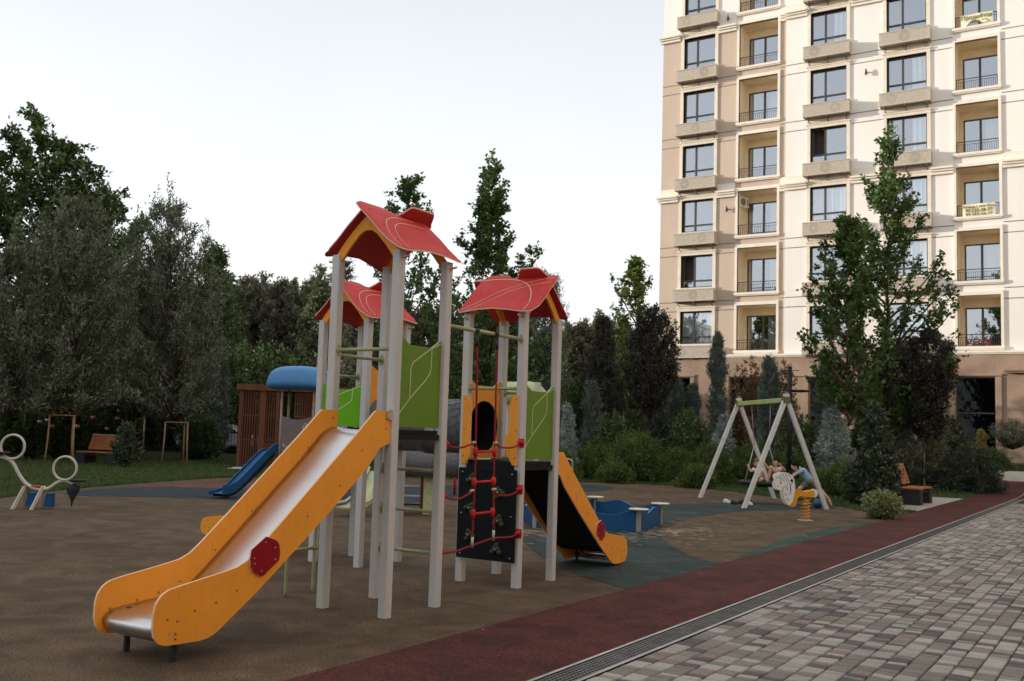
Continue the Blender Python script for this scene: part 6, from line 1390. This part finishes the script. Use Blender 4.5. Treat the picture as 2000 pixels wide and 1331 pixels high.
def child(label, J, face, hairm, hairlen, top, bottom, sc=1., face_up=(0, 0, 1), curl=.9, extra=None):
    t = thing('person', label, 'person', (J['hip'].x, J['hip'].y, 0.)); o_ = Vector((J['hip'].x, J['hip'].y, 0)); K = {k: v-o_ for k, v in J.items()}
    fwd = Vector(face).normalized(); upv = Vector(face_up); upv = (upv-fwd*upv.dot(fwd)).normalized(); sd = fwd.cross(upv)
    m = MB(); hip, chest, neck, hd_ = K['hip'], K['chest'], K['neck'], K['head']; sh_v = (K['shR']-K['shL']).normalized(); hv = (K['hipR']-K['hipL']).normalized()
    R3 = Matrix((sd, fwd, upv)).transposed()
    m.ell(hd_+upv*.012*sc, (.070*sc, .086*sc, .092*sc), 20, 0, R3); m.ell(hd_+fwd*.022*sc-upv*.045*sc, (.052*sc, .056*sc, .050*sc), 16, 0, R3)
    m.ell(hd_+fwd*.088*sc-upv*.012*sc, (.010*sc, .014*sc, .014*sc), 8, 0, R3); m.tube([hd_+fwd*.082*sc+upv*.02*sc, hd_+fwd*.094*sc-upv*.014*sc], [.006*sc, .010*sc], 8)
    for s_ in (-1, 1): m.ell(hd_+sd*s_*.070*sc-upv*.004*sc-fwd*.004*sc, (.010*sc, .018*sc, .026*sc), 10, 0, R3)
    capsule(m, neck-upv*.01, hd_-upv*.03*sc, .034*sc, .032*sc); capsule(m, chest, neck, .07*sc, .04*sc)
    for s_ in ('L', 'R'):
        capsule(m, chest*.55+K['sh'+s_]*.45, K['sh'+s_], .055*sc, .040*sc); capsule(m, K['sh'+s_], K['el'+s_], .034*sc, .026*sc); capsule(m, K['el'+s_], K['wr'+s_], .027*sc, .018*sc)
        d = (K['wr'+s_]-K['el'+s_]).normalized(); hand(m, K['wr'+s_]+d*.008, d, K.get('pn'+s_, fwd+o_)-o_ if 'pn'+s_ in K else -upv, sc, curl)
        capsule(m, K['hip'+s_], K['kn'+s_], .066*sc, .046*sc); capsule(m, K['kn'+s_], K['kn'+s_]*.62+K['an'+s_]*.38, .045*sc, .043*sc); capsule(m, K['kn'+s_]*.62+K['an'+s_]*.38, K['an'+s_], .043*sc, .026*sc)
        foot(m, K['an'+s_], K['ft'+s_]-K['an'+s_], sc)
    capsule(m, K['hipL'], K['hipR'], .07*sc, .07*sc); capsule(m, hip, chest, .085*sc, .088*sc)
    bo = m.build('body', M_skin, t); remesh(bo, .0045, 3)
    # face
    m = MB()
    for s_ in (-1, 1): m.ell(hd_+fwd*.078*sc+sd*s_*.028*sc+upv*.012*sc, (.012*sc, .007*sc, .008*sc), 8, 0, R3)
    m.build('eyes', M_eyew, t)
    m = MB()
    for s_ in (-1, 1): m.ell(hd_+fwd*.0835*sc+sd*s_*.028*sc+upv*.012*sc, (.006*sc, .004*sc, .006*sc), 8, 0, R3); m.tube([hd_+fwd*.082*sc+sd*s_*.014*sc+upv*.032*sc, hd_+fwd*.074*sc+sd*s_*.044*sc+upv*.033*sc], .0035*sc, 5)
    m.build('brows', M_eye, t)
    m = MB(); m.ell(hd_+fwd*.076*sc-upv*.047*sc, (.020*sc, .006*sc, .006*sc), 8, 0, R3); m.build('mouth', M_lip, t)
    # hair
    m = MB(); m.ell(hd_+upv*.030*sc-fwd*.012*sc, (.081*sc, .090*sc, .088*sc), 20, 0, R3); m.ell(hd_+upv*.002*sc-fwd*.040*sc, (.078*sc, .066*sc, .080*sc), 16, 0, R3)
    if hairlen:
        for i in range(7): a = -1.1+2.2*i/6; b_ = hd_-fwd*.055*sc*math.cos(a)+sd*.07*sc*math.sin(a); m.tube([b_+upv*.02, b_-upv*.07*sc, b_-upv*hairlen-fwd*.01], [.030*sc, .030*sc, .012*sc], 8)
    ho = m.build('hair', hairm, t); remesh(ho, .007, 2)
    bm_ = MB(); bm_.ell(hd_+fwd*.085*sc-upv*.03*sc, (.062*sc, .055*sc, .068*sc), 16, 0, R3); 
    # keep the face clear of hair
    cut = bm_.build('cutter', hairm, t); bpy.data.objects.remove(cut)
    # clothes follow the body
    m = MB(); capsule(m, hip+(chest-hip)*.12, chest, .098*sc, .100*sc); capsule(m, chest, neck-upv*.035*sc, .088*sc, .052*sc)
    for s_ in ('L', 'R'):
        capsule(m, chest*.55+K['sh'+s_]*.45, K['sh'+s_], .064*sc, .050*sc)
        if top[1]: capsule(m, K['sh'+s_], K['sh'+s_].lerp(K['el'+s_], top[1]), .047*sc, .044*sc)
    so__ = m.build('shirt', top[0], t); remesh(so__, .007, 2)
    m = MB(); capsule(m, K['hipL'], K['hipR'], .082*sc, .082*sc); capsule(m, hip, hip+(chest-hip)*.18, .094*sc, .094*sc)
    for s_ in ('L', 'R'): capsule(m, K['hip'+s_], K['hip'+s_].lerp(K['kn'+s_], bottom[1]), .077*sc, .066*sc)
    bo_ = m.build(bottom[2], bottom[0], t); remesh(bo_, .007, 2)
    return t
D = atd
def pair(c_, v, w): return c_-v*w, c_+v*w
M_shw = mat('shirt_white_print', (.82, .76, .75), .85, rgb2=(.62, .42, .46), vscale=16, bump=.3, bscale=40)
M_shc = mat('shirt_cream', (.84, .76, .70), .85, bump=.3, bscale=30); M_shb = mat('shirt_light_blue', (.30, .46, .64), .85, bump=.3, bscale=30)
M_shg = mat('shorts_beige', (.24, .20, .16), .85, bump=.3, bscale=30); M_skd = mat('shorts_dark', (.045, .035, .045), .85); M_skr = mat('shorts_purple_grey', (.10, .07, .08), .85)
# girl on the left of the basket, one hand on the rope, a bare leg hanging over the ring
V = lambda x, y, d: D(x, y, d)
dK = 24.55; hp_ = V(1483, 936.5, dK+.05); ch = V(1481, 922.5, dK+.02); nk = V(1479.5, 914, dK); hdp = V(1477.5, 905, dK-.03)
sL, sR = pair(V(1480, 917.5, dK), (UH*.9+AH*.3).normalized(), .115); hL, hR = pair(hp_, (UH*.85+AH*.5).normalized(), .07)
child('long-haired girl in white printed top sitting at the left of the nest swing', dict(hip=hp_, chest=ch, neck=nk, head=hdp, shL=sL, shR=sR, elL=V(1466.5, 921, dK-.08), wrL=V(1462.5, 912.5, dK-.05), elR=V(1492, 922, dK-.05), wrR=V(1497, 932, dK-.12), hipL=hL, hipR=hR, knL=V(1475, 936, dK-.36), anL=V(1469.5, 955, dK-.38), ftL=V(1462, 961, dK-.55), knR=V(1488, 936, dK-.30), anR=V(1478, 946, dK-.22), ftR=V(1474, 950, dK-.32), pnL=hp_+UH, pnR=hp_-Z3),
      -AH*.85-UH*.1-Z3*.25, M_hairr, .20, (M_shw, .25), (M_skd, .55, 'shorts'), sc=.95)
dK = 24.75; hp_ = V(1519, 936, dK+.05); ch = V(1517, 921, dK+.03); nk = V(1516, 912.5, dK); hdp = V(1514.5, 903, dK-.04)
sL, sR = pair(V(1516.5, 915.5, dK), UH, .12); hL, hR = pair(hp_, UH, .07)
child('short-haired boy in pale sleeveless top sitting knees-up at the right of the nest swing', dict(hip=hp_, chest=ch, neck=nk, head=hdp, shL=sL, shR=sR, elL=V(1499, 913, dK-.1), wrL=V(1494, 905.5, dK-.12), elR=V(1533, 919, dK-.12), wrR=V(1525, 909, dK-.2), hipL=hL, hipR=hR, knL=V(1506, 913, dK-.30), anL=V(1501, 937, dK-.28), ftL=V(1496, 940, dK-.42), knR=V(1522, 918, dK-.34), anR=V(1515, 938, dK-.30), ftR=V(1511, 941, dK-.44), pnL=hp_+UH, pnR=hp_-UH),
      -AH*.95-UH*.12-Z3*.3, M_hairb, 0, (M_shc, 0), (M_skr, .5, 'shorts'), sc=1.0)
dK = 24.2; hp_ = V(1583, 940, dK); ch = V(1568.5, 922, dK); nk = V(1561.5, 914.5, dK-.0); hdp = V(1552.5, 911, dK-.02)
sL, sR = pair(V(1565, 918.5, dK), AH, .12); hL, hR = pair(hp_, AH, .07)
child('boy in light blue t-shirt and beige shorts leaning forward to push the nest swing', dict(hip=hp_, chest=ch, neck=nk, head=hdp, shL=sR, shR=sL, elL=V(1553, 925, dK+.12), wrL=V(1543.5, 931.5, dK+.1), elR=V(1554, 927, dK-.12), wrR=V(1544.5, 933.5, dK-.08), hipL=hR, hipR=hL, knL=V(1561, 955, dK+.05), anL=V(1575, 979, dK+.1), ftL=V(1566, 985, dK+.1), knR=V(1606, 961, dK-.02), anR=V(1621.5, 979, dK-.02), ftR=V(1626.5, 986, dK-.02), pnL=hp_-Z3, pnR=hp_-Z3),
      -UH*.93+AH*-.1-Z3*.35, M_hairb, 0, (M_shb, .55), (M_shg, .62, 'shorts'), sc=1.0, face_up=(-.35*UH.x, -.35*UH.y, 1))
